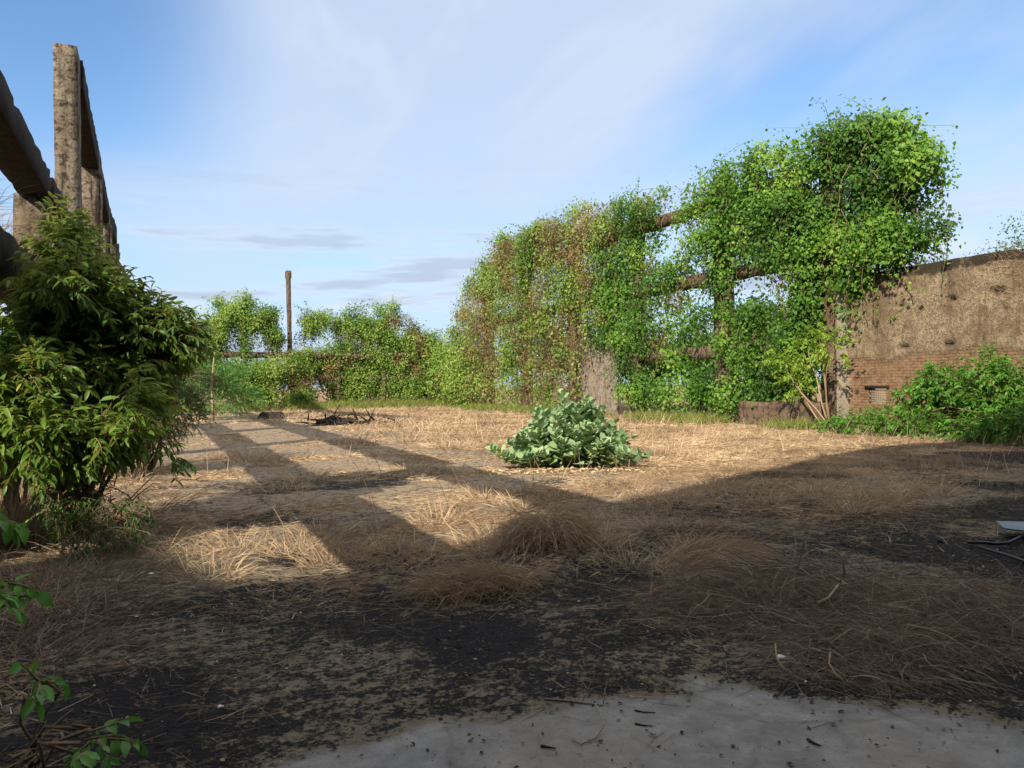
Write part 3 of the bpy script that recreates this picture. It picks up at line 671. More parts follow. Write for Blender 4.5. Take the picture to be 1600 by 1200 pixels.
vine('green vine over the column with sky gaps on both sides, left of the big dome', G1,
     BXs([(1140,335,38,75),(1115,300,48,30),(1165,275,38,38),(1085,335,34,14),(1130,400,34,40),(1100,375,40,25),(1180,350,26,50),(1075,500,32,28),(1125,445,22,16),(1175,565,28,40),(1088,590,30,28),(1052,612,26,22),(1128,480,15,13),(1140,535,12,15),(1118,602,20,14),(1062,560,22,14),(1190,290,40,45),(1165,320,30,40),(1170,500,22,26),(1150,610,24,20),(1060,420,16,14),(1060,618,42,22),(1135,622,50,18)], thick=.75),
     at_x(1135), 2900, 9, .145, .21, 3, nstr=150, slen=2.0, gap=.43, gapscale=1.0, whips=16)
vine('upright green vine column at the left end of the bare upper beam', G1,
     BXs([(988,335,42,34),(1015,330,25,22),(1000,400,32,45),(955,370,24,48),(985,460,42,42),(1035,430,24,34),(1000,520,38,45),(955,470,26,48),(968,522,30,34),(950,505,22,18),(1005,605,26,30),(985,595,16,36),(1050,470,20,18)], thick=.75),
     at_x(990), 2700, 9, .145, .21, 4, nstr=150, slen=2.0, gap=.35, gapscale=1.0, whips=14, dry=.30)
vine('olive vine mass tangled with brown dry stems, behind the grey shrub and the bare panel', G1,
     BXs([(880,385,52,40),(835,395,42,40),(800,420,45,45),(765,445,36,40),(745,480,26,35),(800,480,50,40),(860,480,40,38),(920,420,26,55),(915,490,32,42),(780,530,55,45),(850,545,50,48),(735,545,28,42),(800,595,70,38),(880,595,28,42),(918,540,10,26),(928,365,34,34),(895,352,40,26),(935,425,34,46),(850,372,40,24),(790,398,28,24),(880,440,40,30)], thick=1.0),
     at_x(840), 10500, 9, .16, .28, 5, nstr=420, slen=3.0, gap=.29, dry=.53, mat='vine_far', whips=26)
vine('low olive vine slope trailing down into the far right corner of the field', G1,
     BXs([(715,560,30,52),(690,575,32,48),(665,590,28,42),(720,605,40,28)], X=XR-.6, thick=1.2),
     at_x(700), 3200, 8, .18, .28, 6, nstr=140, slen=2.0, gap=.34, dry=.40, mat='vine_far', whips=4)

# ================================================================== VINES AND THICKETS ON THE BACK FRAME
G2 = 'thickets over the far frame'
FB = (-.15, -.75, .3)
def BYs(lst, Y=YB+.6, thick=1.0): return [blob_px_y(*t, Y, thick) for t in lst]
def at_y(px, Y=YB): p = on_y(px, 600, Y); return (p.x, p.y, 0)
vine('mushroom-shaped vine crown on a bare-stemmed column, left of the tall post', G2,
     BYs([(382,487,44,22),(355,492,22,22),(412,497,18,22),(342,515,12,24),(424,515,9,24),(383,520,7,40),(396,505,14,16),(432,530,7,14)], thick=1.4),
     at_y(383), 2193, 9, .15, .24, 11, nstr=120, slen=2.2, gap=.40, mat='vine_far', face=FB, whips=6, up=.5)
vine('green thicket at the left end of the far frame, behind the leafy bush tip', G2,
     BYs([(318,525,42,38),(285,540,40,45),(335,545,22,30),(300,590,50,30),(260,570,40,50)]),
     at_y(305, YB-1), 2531, 9, .15, .24, 12, nstr=60, slen=1.6, gap=.36, mat='vine_far', face=FB, whips=4, up=.5)
vine('low tangled thicket of green and brown vines right of the sapling, under the far beams', G2,
     BYs([(390,600,50,34),(430,580,40,22),(420,615,50,24),(360,590,28,24),(465,595,26,36),(470,625,24,18)], Y=YB-1.4, thick=1.3),
     at_y(410, YB-1.4), 3375, 9, .15, .24, 13, nstr=160, slen=1.6, gap=.36, dry=.46, mat='vine_far', face=FB, whips=3, up=.5)
vine('rounded thicket just right of the tall bare post at the far end', G2,
     BYs([(505,515,42,28),(478,540,22,32),(520,545,40,36),(480,585,28,30),(520,595,45,38),(560,600,35,34),(490,500,16,12)], Y=YB+.8, thick=1.2),
     at_y(505), 3881, 9, .15, .24, 14, nstr=160, slen=1.8, gap=.46, gapscale=.8, dry=.36, mat='vine_far', face=FB, whips=14, up=.5)
vine('tallest rounded thicket on the far frame, midway between post and right corner', G2,
     BYs([(588,500,44,26),(570,520,46,30),(615,520,30,32),(590,550,55,36),(630,545,22,30),(600,595,55,36),(552,510,22,18)], Y=YB+.9, thick=1.3),
     at_y(590), 4218, 9, .15, .24, 15, nstr=150, slen=1.8, gap=.46, gapscale=.8, dry=.34, mat='vine_far', face=FB, whips=14, up=.5)
vine('sloping thicket at the right end of the far frame, meeting the olive vine slope', G2,
     BYs([(655,545,28,34),(645,590,35,36),(670,560,24,36),(690,590,28,36)], Y=YB+.2, thick=1.2),
     at_y(660), 2531, 9, .15, .24, 16, nstr=100, slen=1.6, gap=.44, gapscale=.8, dry=.38, mat='vine_far', face=FB, whips=10, up=.5)

# ================================================================== TREES beyond the walls
def tree(x, y, h, r, label, n, seed, leaf=.22, mat='treefar', group=None, spread=.4):
    root = empty('tree', (x, y, 0), label, 'tree', group)
    ends = np.array([[x+RNG.normal(0, r*.5), y+RNG.normal(0, r*.5), h*(.6+.3*RNG.random())] for _ in range(8)])
    P, rr = branches((x, y, h*.25), ends, 6, .13, .03, .15); tubes('branch', P, rr, MAT['stem'], root, 5)
    T = np.array([[[x, y, -.2], [x+.05, y, h*.12], [x-.04, y+.05, h*.28]]]); tubes('trunk', T, np.array([[.24, .2, .16]]), MAT['stem'], root, 7)
    bl = [(np.array([x, y, h*.68]), np.array([r, r, h*.30]))]+[(e, np.array([r*.5, r*.5, h*.16])) for e in ends]
    P, Nn = sample_blobs(bl, n, .9, .42, seed); g = tufts(P, Nn, 7, spread, leaf, seed, face=(-.4, -.5, .3), up=.5)
    leaves('crown', g[0], g[1], g[2], g[3], .55, g[4], MAT[mat], root); return root
p = on_x(1592, 400, 31); tree(p.x, p.y, 7.9, 1.5, 'pale feathery tree top showing over the brick wall at the right edge', 900, 201, .13, spread=.25)
p = on_x(1468, 415, 30); tree(p.x, p.y, 6.9, 1.3, 'small grey-green tree peeping over the brick wall beside the big vine dome', 500, 202, .12, spread=.25)
for k, (px, Y, h, r, lab) in enumerate([(300, 78, 5.6, 5, 'distant tree beyond the left end of the far frame'), (520, 84, 5.2, 5, 'distant tree beyond the far frame, behind the rounded thicket right of the post'), (610, 74, 4.8, 4, 'distant tree beyond the far frame, behind its tallest thicket'), (690, 82, 6.0, 5, 'distant tree beyond the far right corner')]):
    p = on_y(px, 600, Y); tree(p.x, Y, h, r, lab, 700, 210+k, .4, group='trees beyond the far frame', spread=.6)
for k, (px, X, h, r, lab) in enumerate([(1010, 30, 4.6, 3.0, 'green tree seen through the openings behind the vine column'), (1190, 29, 5.6, 2.8, 'green tree behind the opening left of the brick wall'), (1090, 33, 5.2, 3.0, 'green tree behind the column with sky gaps'), (900, 31, 6.5, 3.5, 'tree behind the olive vine mass')]):
    p = on_x(px, 600, X); tree(X, p.y, h, r, lab, 1000, 220+k, .26, mat='vine', group='trees behind the right-hand frame', spread=.4)

# ================================================================== GREY-GREEN MILKWEED SHRUB in the middle
mc = gnd(905, 733); mc = np.array([mc.x, mc.y+.5, 0])
mk = empty('milkweed_shrub', tuple(mc), 'wide grey-green milkweed shrub with broad waxy leaves in the middle of the dry field', 'shrub')
ns = 96; az = RNG.random(ns)*2*PI; rr = np.sqrt(RNG.random(ns)); L = []
ends = np.zeros((ns, 3))
wx = rr*(.98+.60*vnoise(np.stack([np.cos(az)*1.6, np.sin(az)*1.6, az*0], 1), 1.2, 78, 2)); ends[:, 0] = mc[0]+np.cos(az)*wx*R0.x+np.sin(az)*wx*.75*F0.x; ends[:, 1] = mc[1]+np.cos(az)*wx*R0.y+np.sin(az)*wx*.75*F0.y
wob_ = vnoise(np.stack([np.cos(az)*1.6, np.sin(az)*1.6, rr], 1), 1.3, 77, 2)
ends[:, 2] = (1.36*(1-.60*rr**1.7))*(.48+.30*RNG.random(ns)+.55*wob_)
q_ = RNG.uniform(-1, 1, 16); ends[:16, 0] = mc[0]+R0.x*q_*1.55-F0.x*(.25+.5*RNG.random(16)); ends[:16, 1] = mc[1]+R0.y*q_*1.55-F0.y*(.25+.5*RNG.random(16)); ends[:16, 2] = .16+.26*RNG.random(16)
base = mc[None]+np.stack([RNG.normal(0, .16, ns), RNG.normal(0, .12, ns), np.zeros(ns)], 1)
K = 9; sft = np.linspace(0, 1, K)
P = base[:, None]*(1-sft)[None, :, None]+ends[:, None]*sft[None, :, None]
bow = np.sin(sft*PI)*.10; outd = unit((ends-base)*np.array([1, 1, 0])+1e-5); P += outd[:, None]*bow[None, :, None]*.9
P[:, :, 2] -= (bow*.9)[None]*np.clip(rr, .2, 1)[:, None]; P[:, :, 2] = np.maximum(P[:, :, 2], .04+.02*sft[None])
tubes('stem', P, np.linspace(.019, .009, K)[None].repeat(ns, 0), MAT['greenstem'], mk, 5)
lp, lt, ln, ls = [], [], [], []
for j in range(9):
    f = (.46+.54*(j/8))*(K-1); k0 = min(int(f), K-2); w = f-k0
    p = P[:, k0]*(1-w)+P[:, k0+1]*w; tg = unit(P[:, k0+1]-P[:, k0]); tg = unit(tg+np.array([0, 0, .8]))
    u = unit(np.cross(tg, np.array([1., .3, 0]))); v = np.cross(tg, u); a0 = j*PI/2+RNG.normal(0, .25, ns)
    for sgn in (0, PI):
        s_ = np.cos(a0+sgn)[:, None]*u+np.sin(a0+sgn)[:, None]*v
        lift = .55+.7*(j/8)
        t = unit(s_+tg*lift+RNG.normal(0, .12, (ns, 3))); n = unit(tg-s_*.5*lift+RNG.normal(0, .1, (ns, 3)))
        keep = RNG.random(ns) < (.45+.55*min(1, j/4))
        lp.append(p[keep]); lt.append(t[keep]); ln.append(n[keep]); ls.append((.245*(1-.42*max(0, j-5)/3)*(.75+.45*RNG.random(ns)))[keep])
lp, lt, ln, ls = map(np.concatenate, (lp, lt, ln, ls)); tone = np.clip(.5+RNG.normal(0, .24, len(lp)), 0, 1)
yel = (RNG.random(len(lp)) < .012) & (lp[:, 2] < .75)
leaves('foliage', lp[~yel], lt[~yel], ln[~yel], ls[~yel], .82, tone[~yel], MAT['milkweed'], mk, 'ovate')
leaves('yellowed_foliage', lp[yel], lt[yel], ln[yel], ls[yel], .65, tone[yel], MAT['yellow'], mk, 'ovate')
# fallen pale leaves in a ring in front
nf_ = 120; fx = gnd(905, 737); fp = np.stack([fx.x+R0.x*RNG.uniform(-1.65, 1.5, nf_), fx.y+R0.y*RNG.uniform(-1.65, 1.5, nf_), np.zeros(nf_)], 1)
u_ = RNG.uniform(-1.75, 1.6, nf_); v_ = RNG.normal(-.05, .16, nf_)
fp = np.stack([fx.x+R0.x*u_+F0.x*v_, fx.y+R0.y*u_+F0.y*v_, np.zeros(nf_)], 1); fp[:, 2] = gz(fp)+.03
MAT['fallen'] = leaf_mat('fallen leaf', [(0, (.46,.34,.18)), (.6, (.60,.48,.30)), (1, (.56,.46,.24))], .1, .7)
a_ = RNG.random(nf_)*2*PI
fl = leaves('fallen_leaves', fp, np.stack([np.cos(a_), np.sin(a_), RNG.normal(0, .2, nf_)], 1), np.array([0, 0, 1.])+RNG.normal(0, .35, (nf_, 3)), .10, .5, RNG.random(nf_), MAT['fallen'], None, 'ovate')
tag(fl, kind='stuff')

# ================================================================== LEFT LEAFY BUSH
def bush(label, cat, base, blobs, n, nl, twl, leaf, asp, mat, seed, dirb=(.5, -.1, .1), sag=.8, nbr=14, name='leafy_bush', group=None, gap=.38, tpl='ovate', r0=.024, gapscale=1.2):
    root = empty(name, tuple(base), label, cat, group)
    ends = np.concatenate([[np.array(c)+RNG.normal(0, .35, 3)*r for _ in range(max(2, nbr//len(blobs)))] for c, r in blobs]); ends[:, 2] = np.maximum(ends[:, 2], .1)
    P, rr = branches(base, ends, 7, r0, .008, .05)
    Pn, Nn = sample_blobs(blobs, n, gapscale, gap, seed, .25); k = Pn[:, 2] > .05; Pn, Nn = Pn[k], Nn[k]
    T, pos, t, nn, sz, tone = sprays(Pn, Nn+np.array(dirb)+RNG.normal(0, .75, Nn.shape), nl, twl, leaf, seed, sag)
    ok = pos[:, 2] > .04; T[:, :, 2] = np.maximum(T[:, :, 2], .03)
    tubes('branch', np.concatenate([P, T]), np.concatenate([rr, np.linspace(.006, .003, T.shape[1])[None].repeat(len(T), 0)]), MAT['stem'], root, 4)
    leaves('foliage', pos[ok], t[ok], nn[ok], sz[ok], asp, tone[ok], MAT[mat], root, tpl); return root
bb = at_d(120, 840, 8.6); bb = np.array([bb.x-.1, bb.y, 0])
bush('big glossy-leaved bush, tall and dark, filling the left side below the concrete beams', 'bush', bb,
     [blob_d(105, 420, 38, 45, 9.0, .4), blob_d(135, 480, 62, 42, 8.8, .6), blob_d(68, 540, 66, 50, 8.6, .6), blob_d(190, 522, 55, 38, 8.8, .5), blob_d(245, 522, 40, 26, 8.9, .35), blob_d(272, 530, 24, 18, 8.9, .25), blob_d(160, 600, 70, 32, 8.7, .5),
      blob_d(110, 570, 85, 50, 8.6, .6), blob_d(180, 580, 55, 30, 8.7, .45), blob_d(92, 372, 22, 28, 9.0, .3), blob_d(155, 465, 35, 25, 8.9, .35), blob_d(100, 440, 50, 30, 8.2, .3)],
     1850, 12, .36, .135, .30, 'bush', 301, dirb=(.40, -.1, .22), sag=.6, nbr=33, gap=.38, gapscale=1.9)
bush('lower glossy-leaved bush with drooping shoots, in front of the big dark bush', 'bush', np.array([bb[0]+.15, bb[1]-.7, 0]),
     [blob_d(120, 640, 75, 36, 7.7, .45), blob_d(185, 632, 55, 40, 7.9, .45), blob_d(150, 680, 50, 18, 7.6, .35), blob_d(205, 672, 24, 22, 8.0, .3), blob_d(50, 600, 50, 40, 7.6, .45), blob_d(35, 660, 50, 40, 7.6, .45), blob_d(70, 690, 50, 28, 7.5, .4)],
     640, 11, .32, .14, .32, 'bush', 302, dirb=(.4, -.15, .08), sag=.75, nbr=20, gap=.44, gapscale=1.9)
bush('pale weedy shrub tangled with dry stalks at the left edge', 'shrub', np.array(at_d(15, 800, 8.2))*np.array([1, 1, 0]),
     [blob_d(20, 590, 60, 50, 8.2, .5), blob_d(60, 560, 45, 45, 8.4, .5), blob_d(15, 640, 50, 50, 8.0, .5)],
     280, 9, .32, .11, .42, 'brightbush', 303, dirb=(.2, -.1, .3), sag=.5, nbr=18, gap=.42)
bush('dark feathery acacia thicket behind the big bush', 'thicket', np.array([*at_d(235, 660, 15)][:2]+[0]),
     [blob_d(235, 600, 70, 50, 15, .9), blob_d(270, 640, 45, 30, 15.5, .8), blob_d(190, 620, 60, 60, 14.5, .9), blob_d(245, 665, 35, 22, 15, .7), blob_d(150, 640, 70, 60, 14, .9)],
     2100, 14, .38, .06, .35, 'feather', 304, dirb=(.2, -.1, .3), sag=.5, nbr=15, tpl='kite')
# a low shoot poking out at the lower right of the bush, and small shoots in the shade
bush('small pale shoot with a few leaves under the lower glossy bush', 'plant', np.array(gnd(75, 835)),
     [blob_d(108, 775, 28, 14, 7.5, .15), blob_d(90, 800, 24, 14, 7.4, .15)], 22, 8, .22, .06, .45, 'brightbush', 305, nbr=6, r0=.012, name='small_plant')
bush('slim leafy shoot reaching out over the path at the right foot of the bush', 'plant', np.array(gnd(225, 750)),
     [blob_d(262, 715, 18, 10, 8.5, .1), blob_d(240, 690, 16, 12, 8.6, .1)], 16, 7, .22, .10, .4, 'brightbush', 306, nbr=4, r0=.010, name='small_plant')
bush('dark fine-leaved weed clump in the shade under the lower glossy bush', 'weed', np.array(gnd(140, 850)),
     [blob_d(140, 825, 60, 22, 7.3, .3), blob_d(190, 800, 40, 16, 7.6, .25), blob_d(110, 770, 60, 24, 7.7, .3)], 170, 10, .25, .06, .3, 'feather', 307, nbr=6, r0=.010, name='weed_clump', tpl='kite')
# blurred near sprigs at the very left edge and bottom left corner
bush('near broad-leaved sprig cut by the left edge of the picture, lower one', 'plant', np.array(gnd(-150, 1060)),
     [blob_d(-8, 925, 22, 26, 3.0, .08), blob_d(-60, 940, 40, 40, 3.0, .1)], 14, 7, .14, .078, .5, 'brightbush', 308, dirb=(.8, .0, .2), nbr=4, r0=.008, name='small_plant')
bush('near broad-leaved sprig cut by the left edge of the picture, upper one', 'plant', np.array(gnd(-180, 1000)),
     [blob_d(-12, 795, 22, 24, 3.4, .08), blob_d(-70, 830, 40, 50, 3.4, .1)], 14, 7, .14, .078, .45, 'brightbush', 309, dirb=(.8, .0, .1), nbr=4, r0=.008, name='small_plant')
bush('low broad-leaved green plant in the bottom left corner', 'plant', np.array(gnd(40, 1235)),
     [blob_d(70, 1160, 75, 30, 2.9, .15), blob_d(30, 1185, 60, 30, 2.8, .15), blob_d(150, 1150, 25, 18, 2.9, .1), blob_d(70, 1065, 10, 8, 2.9, .05)],
     46, 7, .12, .07, .5, 'brightbush', 310, dirb=(.3, .0, .5), nbr=8, r0=.006, name='small_plant', sag=.4)

# ================================================================== BUSHES AT THE BRICK WALL
def onw(px, py, off): return on_x(px, py, XR-off)
def wb(lst, off, thick): return [blob_px_x(*t, XR-off, thick) for t in lst]
b0 = onw(1490, 690, 1.6)
bush('bright green bush growing against the brick wall at the right', 'bush', np.array([b0.x, b0.y, 0]),
     wb([(1485,615,62,30),(1535,610,55,34),(1445,625,32,26),(1565,630,40,34),(1500,652,76,26),(1470,590,24,18),(1545,572,12,18),(1580,590,24,20)], 1.5, .9),
     1250, 10, .38, .13, .42, 'brightbush', 321, dirb=(-.4, -.3, .15), sag=.8, nbr=24, gap=.34)
b0 = onw(1380, 690, 2.2)
bush('low leafy creeper spreading over the ground at the foot of the brick wall', 'creeper', np.array([b0.x, b0.y, 0]),
     wb([(1350,662,50,14),(1400,658,45,22),(1310,668,30,10),(1440,665,40,24),(1390,680,30,8),(1480,675,50,16),(1545,668,50,26),(1590,665,30,30)], 2.3, .8),
     900, 9, .32, .12, .42, 'brightbush', 322, dirb=(-.3, -.3, .15), sag=.7, nbr=24, gap=.34, name='ground_creeper')
# lime-leaved sapling
sb = onw(1300, 660, 1.6); sb = np.array([sb.x, sb.y, 0])
sp_ = empty('sapling', tuple(sb), 'slim sapling with pale bent stems and lime-yellow leaf crowns, left of the brick wall edge', 'sapling')
tipsp = [(1285, 535), (1215, 560), (1262, 545), (1238, 575), (1305, 545), (1245, 600)]
joint = [(1288, 590), (1245, 605), (1275, 585), (1250, 612), (1290, 590), (1262, 630)]
SPL = []
for (tx, ty), (jx, jy) in zip(tipsp, joint):
    A = sb+RNG.normal(0, .12, 3)*[1, 1, 0]; J = np.array(onw(jx, jy, 1.5)); E = np.array(onw(tx, ty, 1.5)); 
    SPL.append([A, A*.5+J*.5+RNG.normal(0, .08, 3), J, J*.5+E*.5+RNG.normal(0, .05, 3), E])
tubes('stem', np.array(SPL), np.array([[.028, .025, .021, .016, .009]]*6), MAT['palestem'], sp_, 5)
Pn, Nn = sample_blobs([(np.array(onw(x, y, 1.6)), np.array([.35, .50, .30])) for x, y in tipsp], 130, 2.0, .3, 330)
T, pos, t, nn, sz, tone = sprays(Pn, Nn+np.array([0, 0, .2]), 10, .45, .16, 331, .9)
leaves('foliage', pos, t, nn, sz, .42, tone, MAT['lime'], sp_, 'ovate')

# feathery sapling with a thin pale trunk at the far left
fb = gnd(333, 657); fb = np.array([fb.x, fb.y, 0]); D0 = (Vector(fb)-EYE).dot(Fv)
D0s = D0; D0 = D0+1.1
fs = empty('sapling', tuple(fb), 'feathery green sapling with a thin pale trunk at the far left of the field', 'sapling')
tr = np.array([[fb, np.array(at_d(332, 630, D0s)), np.array(at_d(331, 600, D0s)), np.array(at_d(333, 575, D0s)), np.array(at_d(335, 550, D0s+.3))]])
tubes('trunk', tr, np.array([[.09, .07, .06, .045, .02]]), MAT['palestem'], fs, 6)
bl = [blob_d(345, 560, 30, 24, D0, 1.), blob_d(320, 595, 28, 26, D0, 1.), blob_d(360, 600, 34, 26, D0, 1.), blob_d(370, 625, 30, 18, D0, .9), blob_d(325, 625, 26, 16, D0, .9), blob_d(340, 580, 36, 28, D0, 1.)]
en = np.array([c+RNG.normal(0, .3, 3) for c, r in bl for _ in range(3)]); P, rr = branches(tr[0][2], en, 6, .03, .008, .05); tubes('branch', P, rr, MAT['palestem'], fs, 4)
Pn, Nn = sample_blobs(bl, 900, .9, .42, 340); T, pos, t, nn, sz, tone = sprays(Pn, Nn*[1, 1, .3], 12, .7, .12, 341, .4)
MAT['feathersun'] = leaf_mat('bright feathery leaf', [(0, (.06,.17,.04)), (.5, (.10,.25,.055)), (1, (.16,.32,.08))], .35, .6)
leaves('foliage', pos, t, nn, sz, .45, tone, MAT['feathersun'], fs)

# ================================================================== DRY GRASS
def blades(P, L, lean, w, K=4, az=None):
    """curved blades rooted at P: L length, lean 0 upright..1 flat"""
    N = len(P); az = RNG.random(N)*2*PI if az is None else az
    h = np.stack([np.cos(az), np.sin(az), np.zeros(N)], 1); Q = np.zeros((N, K, 3)); Q[:, 0] = P
    th = lean*PI/2*.75
    for k in range(1, K):
        th = np.minimum(th+RNG.uniform(.02, .42, N)*(.4+lean), 1.75); d = h*np.sin(th)[:, None]+np.array([0, 0, 1.])*np.cos(th)[:, None]+RNG.normal(0, .06, (N, 3))
        Q[:, k] = Q[:, k-1]+d*(L/(K-1))[:, None]
    g0 = gz(Q.reshape(-1, 3)).reshape(N, K); Q[:, :, 2] = np.maximum(Q[:, :, 2], g0+.006); return Q
def in_view(P, mx=1.12):
    d = P-np.array(EYE); dp = d@np.array(Fv); r = (d@np.array(Rv))/np.maximum(dp, .1)
    return (dp > .8) & (np.abs(r) < .667*mx+.12)
def scatter(x0, x1, y0, y1, dens, pw=1.0):
    n = int((x1-x0)*(y1-y0)*dens); P = np.stack([RNG.uniform(x0, x1, n), RNG.uniform(y0, y1, n), np.zeros(n)], 1)
    P = P[in_view(P)]; mk_ = grass_mask(P[:, 0].copy(), P[:, 1].copy()); P = P[RNG.random(len(P)) < mk_**pw]; P[:, 2] = gz(P); return P
def field(P, wid, hmul, name, mat, label=None):
    N = len(P); c = vnoise(P, .8, 401, 3); c2 = vnoise(P, 2.4, 402, 2)
    erect = sstep(c, .48, .66)*sstep(c2, .35, .6); L = hmul*(.07+.12*RNG.random(N)+.09*erect*RNG.random(N))
    lean = np.clip(1.1-.65*erect+RNG.normal(0, .22, N), .05, 1.2)
    flow = vnoise(P, .5, 403, 2)*4*PI; az = flow+RNG.normal(0, 1.5, N)
    tone = np.clip(.44+(vnoise(P, .6, 404, 3)-.5)*1.3+(vnoise(P, 3.5, 405, 2)-.5)*.8+RNG.normal(0, .25, N), 0, 1)
    return ribbons(name, blades(P, L, lean, None, 4, az), wid*(.6+.8*RNG.random(N)), tone, mat)
PA = scatter(-4, 15, 4.0, 12, 700); PBb = scatter(-6, 23, 12, 24, 300); PC = scatter(-12, 23, 24, 61.5, 90)
for P_, w_, h_ in ((PA, .0048, 1.15), (PBb, .011, 1.35), (PC, .024, 1.7)):
    tag(field(P_, w_, h_, 'dry_grass', MAT['straw']), kind='stuff')
# thin upright seed stalks
PS = scatter(-3, 20, 6.2, 30, 3.2); N = len(PS); Q = blades(PS, .45+.35*RNG.random(N), .12+.2*RNG.random(N), None, 4)
tag(ribbons('grass_stalks', Q, .005+.0004*PS[:, 1], RNG.random(N), MAT['straw']), kind='stuff')
# grass across the left rough ground beyond the frame
PL = scatter(-9, -1.6, 4, 22, 260, .6); tag(field(PL, .010, 2.0, 'dry_grass', MAT['straw']), kind='stuff')
def tuft_patch(cx, cy, rx, ry, n, L0, L1, lean0, lean1, w, t0, t1):
    a = RNG.random(n)*2*PI; r = np.sqrt(RNG.random(n)); P = np.stack([cx+np.cos(a)*r*rx, cy+np.sin(a)*r*ry, np.zeros(n)], 1); P[:, 2] = gz(P)
    out = a+RNG.normal(0, .7, n)
    Q = blades(P, RNG.uniform(L0, L1, n), np.clip(lean0+(lean1-lean0)*r+RNG.normal(0, .12, n), .03, 1.3), None, 4, out)
    return Q, w*(.6+.8*RNG.random(n)), np.clip(RNG.normal((t0+t1)/2, (t1-t0)/2, n), 0, 1)
# upright clumps that stand out of the matted grass
CL = [gnd(x, y) for x, y in [(690, 815), (760, 790), (820, 800), (640, 735), (770, 845), (465, 860), (500, 835), (520, 880), (370, 860), (335, 900), (300, 880), (440, 765), (480, 750), (545, 870), (600, 875), (650, 880), (1090, 870), (1130, 760), (1280, 770), (1330, 800), (980, 890), (940, 860), (390, 720), (560, 690), (640, 690), (705, 700), (760, 660), (520, 660), (450, 660), (600, 660), (1200, 790), (1380, 780), (1460, 770), (1060, 790)]]
qs, ws, ts = [], [], []
for p in CL:
    D = (p-EYE).dot(Fv); q_, w_, t_ = tuft_patch(p.x, p.y, .20+.02*D, .18+.02*D, 150, .12, .30+.009*D, .10, .8, .0016+.0006*D, .35, .8); qs.append(q_); ws.append(w_); ts.append(t_)
tag(ribbons('dry_grass', np.concatenate(qs), np.concatenate(ws), np.concatenate(ts), MAT['straw']), kind='stuff')
# taller rough grass under and beside the left bushes
qs, ws, ts = [], [], []
for px, py in [(10, 790), (45, 800), (80, 815), (115, 800), (60, 850), (20, 860), (110, 850), (150, 860), (190, 830), (225, 800), (90, 900), (30, 920), (160, 905), (230, 860), (60, 960), (0, 1000), (130, 960), (40, 1040), (250, 780), (270, 740), (180, 780)]:
    p = gnd(px, py); q_, w_, t_ = tuft_patch(p.x, p.y, .55, .5, 260, .12, .46, .2, 1.0, .0060, .05, .55); qs.append(q_); ws.append(w_); ts.append(t_)
tag(ribbons('dry_grass', np.concatenate(qs), np.concatenate(ws), np.concatenate(ts), MAT['greystraw']), kind='stuff')  # darker straw: the shade of the bushes is put into its colour
qs, ws, ts = [], [], []
for k in range(14):
    p = at_d(RNG.uniform(-15, 75), 800, RNG.uniform(7.6, 9.6)); q_, w_, t_ = tuft_patch(p.x, p.y, .35, .35, 260, .35, .95, .05, .45, .0065, .35, .8); qs.append(q_); ws.append(w_); ts.append(t_)
tag(ribbons('dry_grass', np.concatenate(qs), np.concatenate(ws), np.concatenate(ts), MAT['straw']), kind='stuff')
# combed-over hay mounds, each a thing
def dome(k, label, n, mat, w=.0045):
    x, y, rx, ry, h = MOUNDS[k]; a = RNG.random(n)*2*PI; r = np.sqrt(RNG.random(n))*.75
    P = np.stack([x+np.cos(a)*r*rx, y+np.sin(a)*r*ry, np.zeros(n)], 1); P[:, 2] = gz(P)+h*.5*(1-r)*RNG.random(n)
    az = a+RNG.normal(0, .55, n); K = 5; LL = RNG.uniform(.18, .55, n); hh = np.stack([np.cos(az), np.sin(az), np.zeros(n)], 1); Q = np.zeros((n, K, 3)); Q[:, 0] = P; th = RNG.uniform(.35, 1.35, n)
    for q in range(1, K):
        th = np.minimum(th+RNG.uniform(.2, .85, n), 2.7); Q[:, q] = Q[:, q-1]+(hh*np.sin(th)[:, None]+np.array([0, 0, 1.])*np.cos(th)[:, None]+RNG.normal(0, .08, (n, 3)))*(LL/(K-1))[:, None]
    g0 = gz(Q.reshape(-1, 3)).reshape(n, K); Q[:, :, 2] = np.maximum(Q[:, :, 2], g0+.008)
    return tag(ribbons('hay_mound', Q, w*(.6+.8*RNG.random(n)), np.clip(RNG.normal(.40, .27, n), 0, 1), MAT[mat]), label, 'hay')
def mound(k, label, n, mat, name='hay_mound', L=(.2, .45), w=.0045, grp=None, flow=None):
    x, y, rx, ry, h = MOUNDS[k]; a = RNG.random(n)*2*PI; r = np.sqrt(RNG.random(n))
    P = np.stack([x+np.cos(a)*r*rx, y+np.sin(a)*r*ry, np.zeros(n)], 1); P[:, 2] = gz(P)+h*.45*(1-r*r)*RNG.random(n)
    az = (a if flow is None else np.full(n, flow))+RNG.normal(0, .75, n)
    N = n; K = 5; LL = RNG.uniform(*L, n); hh = np.stack([np.cos(az), np.sin(az), np.zeros(n)], 1); Q = np.zeros((n, K, 3)); Q[:, 0] = P; th = RNG.uniform(.4, 1.35, n)
    for q in range(1, K):
        th = np.minimum(th+RNG.uniform(.08, .5, n), 2.2); Q[:, q] = Q[:, q-1]+(hh*np.sin(th)[:, None]+np.array([0, 0, 1.])*np.cos(th)[:, None]+RNG.normal(0, .07, (n, 3)))*(LL/(K-1))[:, None]
    g0 = gz(Q.reshape(-1, 3)).reshape(n, K); Q[:, :, 2] = np.maximum(Q[:, :, 2], g0+.008)
    o = ribbons(name, Q, w*(.6+.8*RNG.random(n)), np.clip(RNG.normal(.45, .24, n), 0, 1), MAT[mat]); return tag(o, label, 'hay', grp)
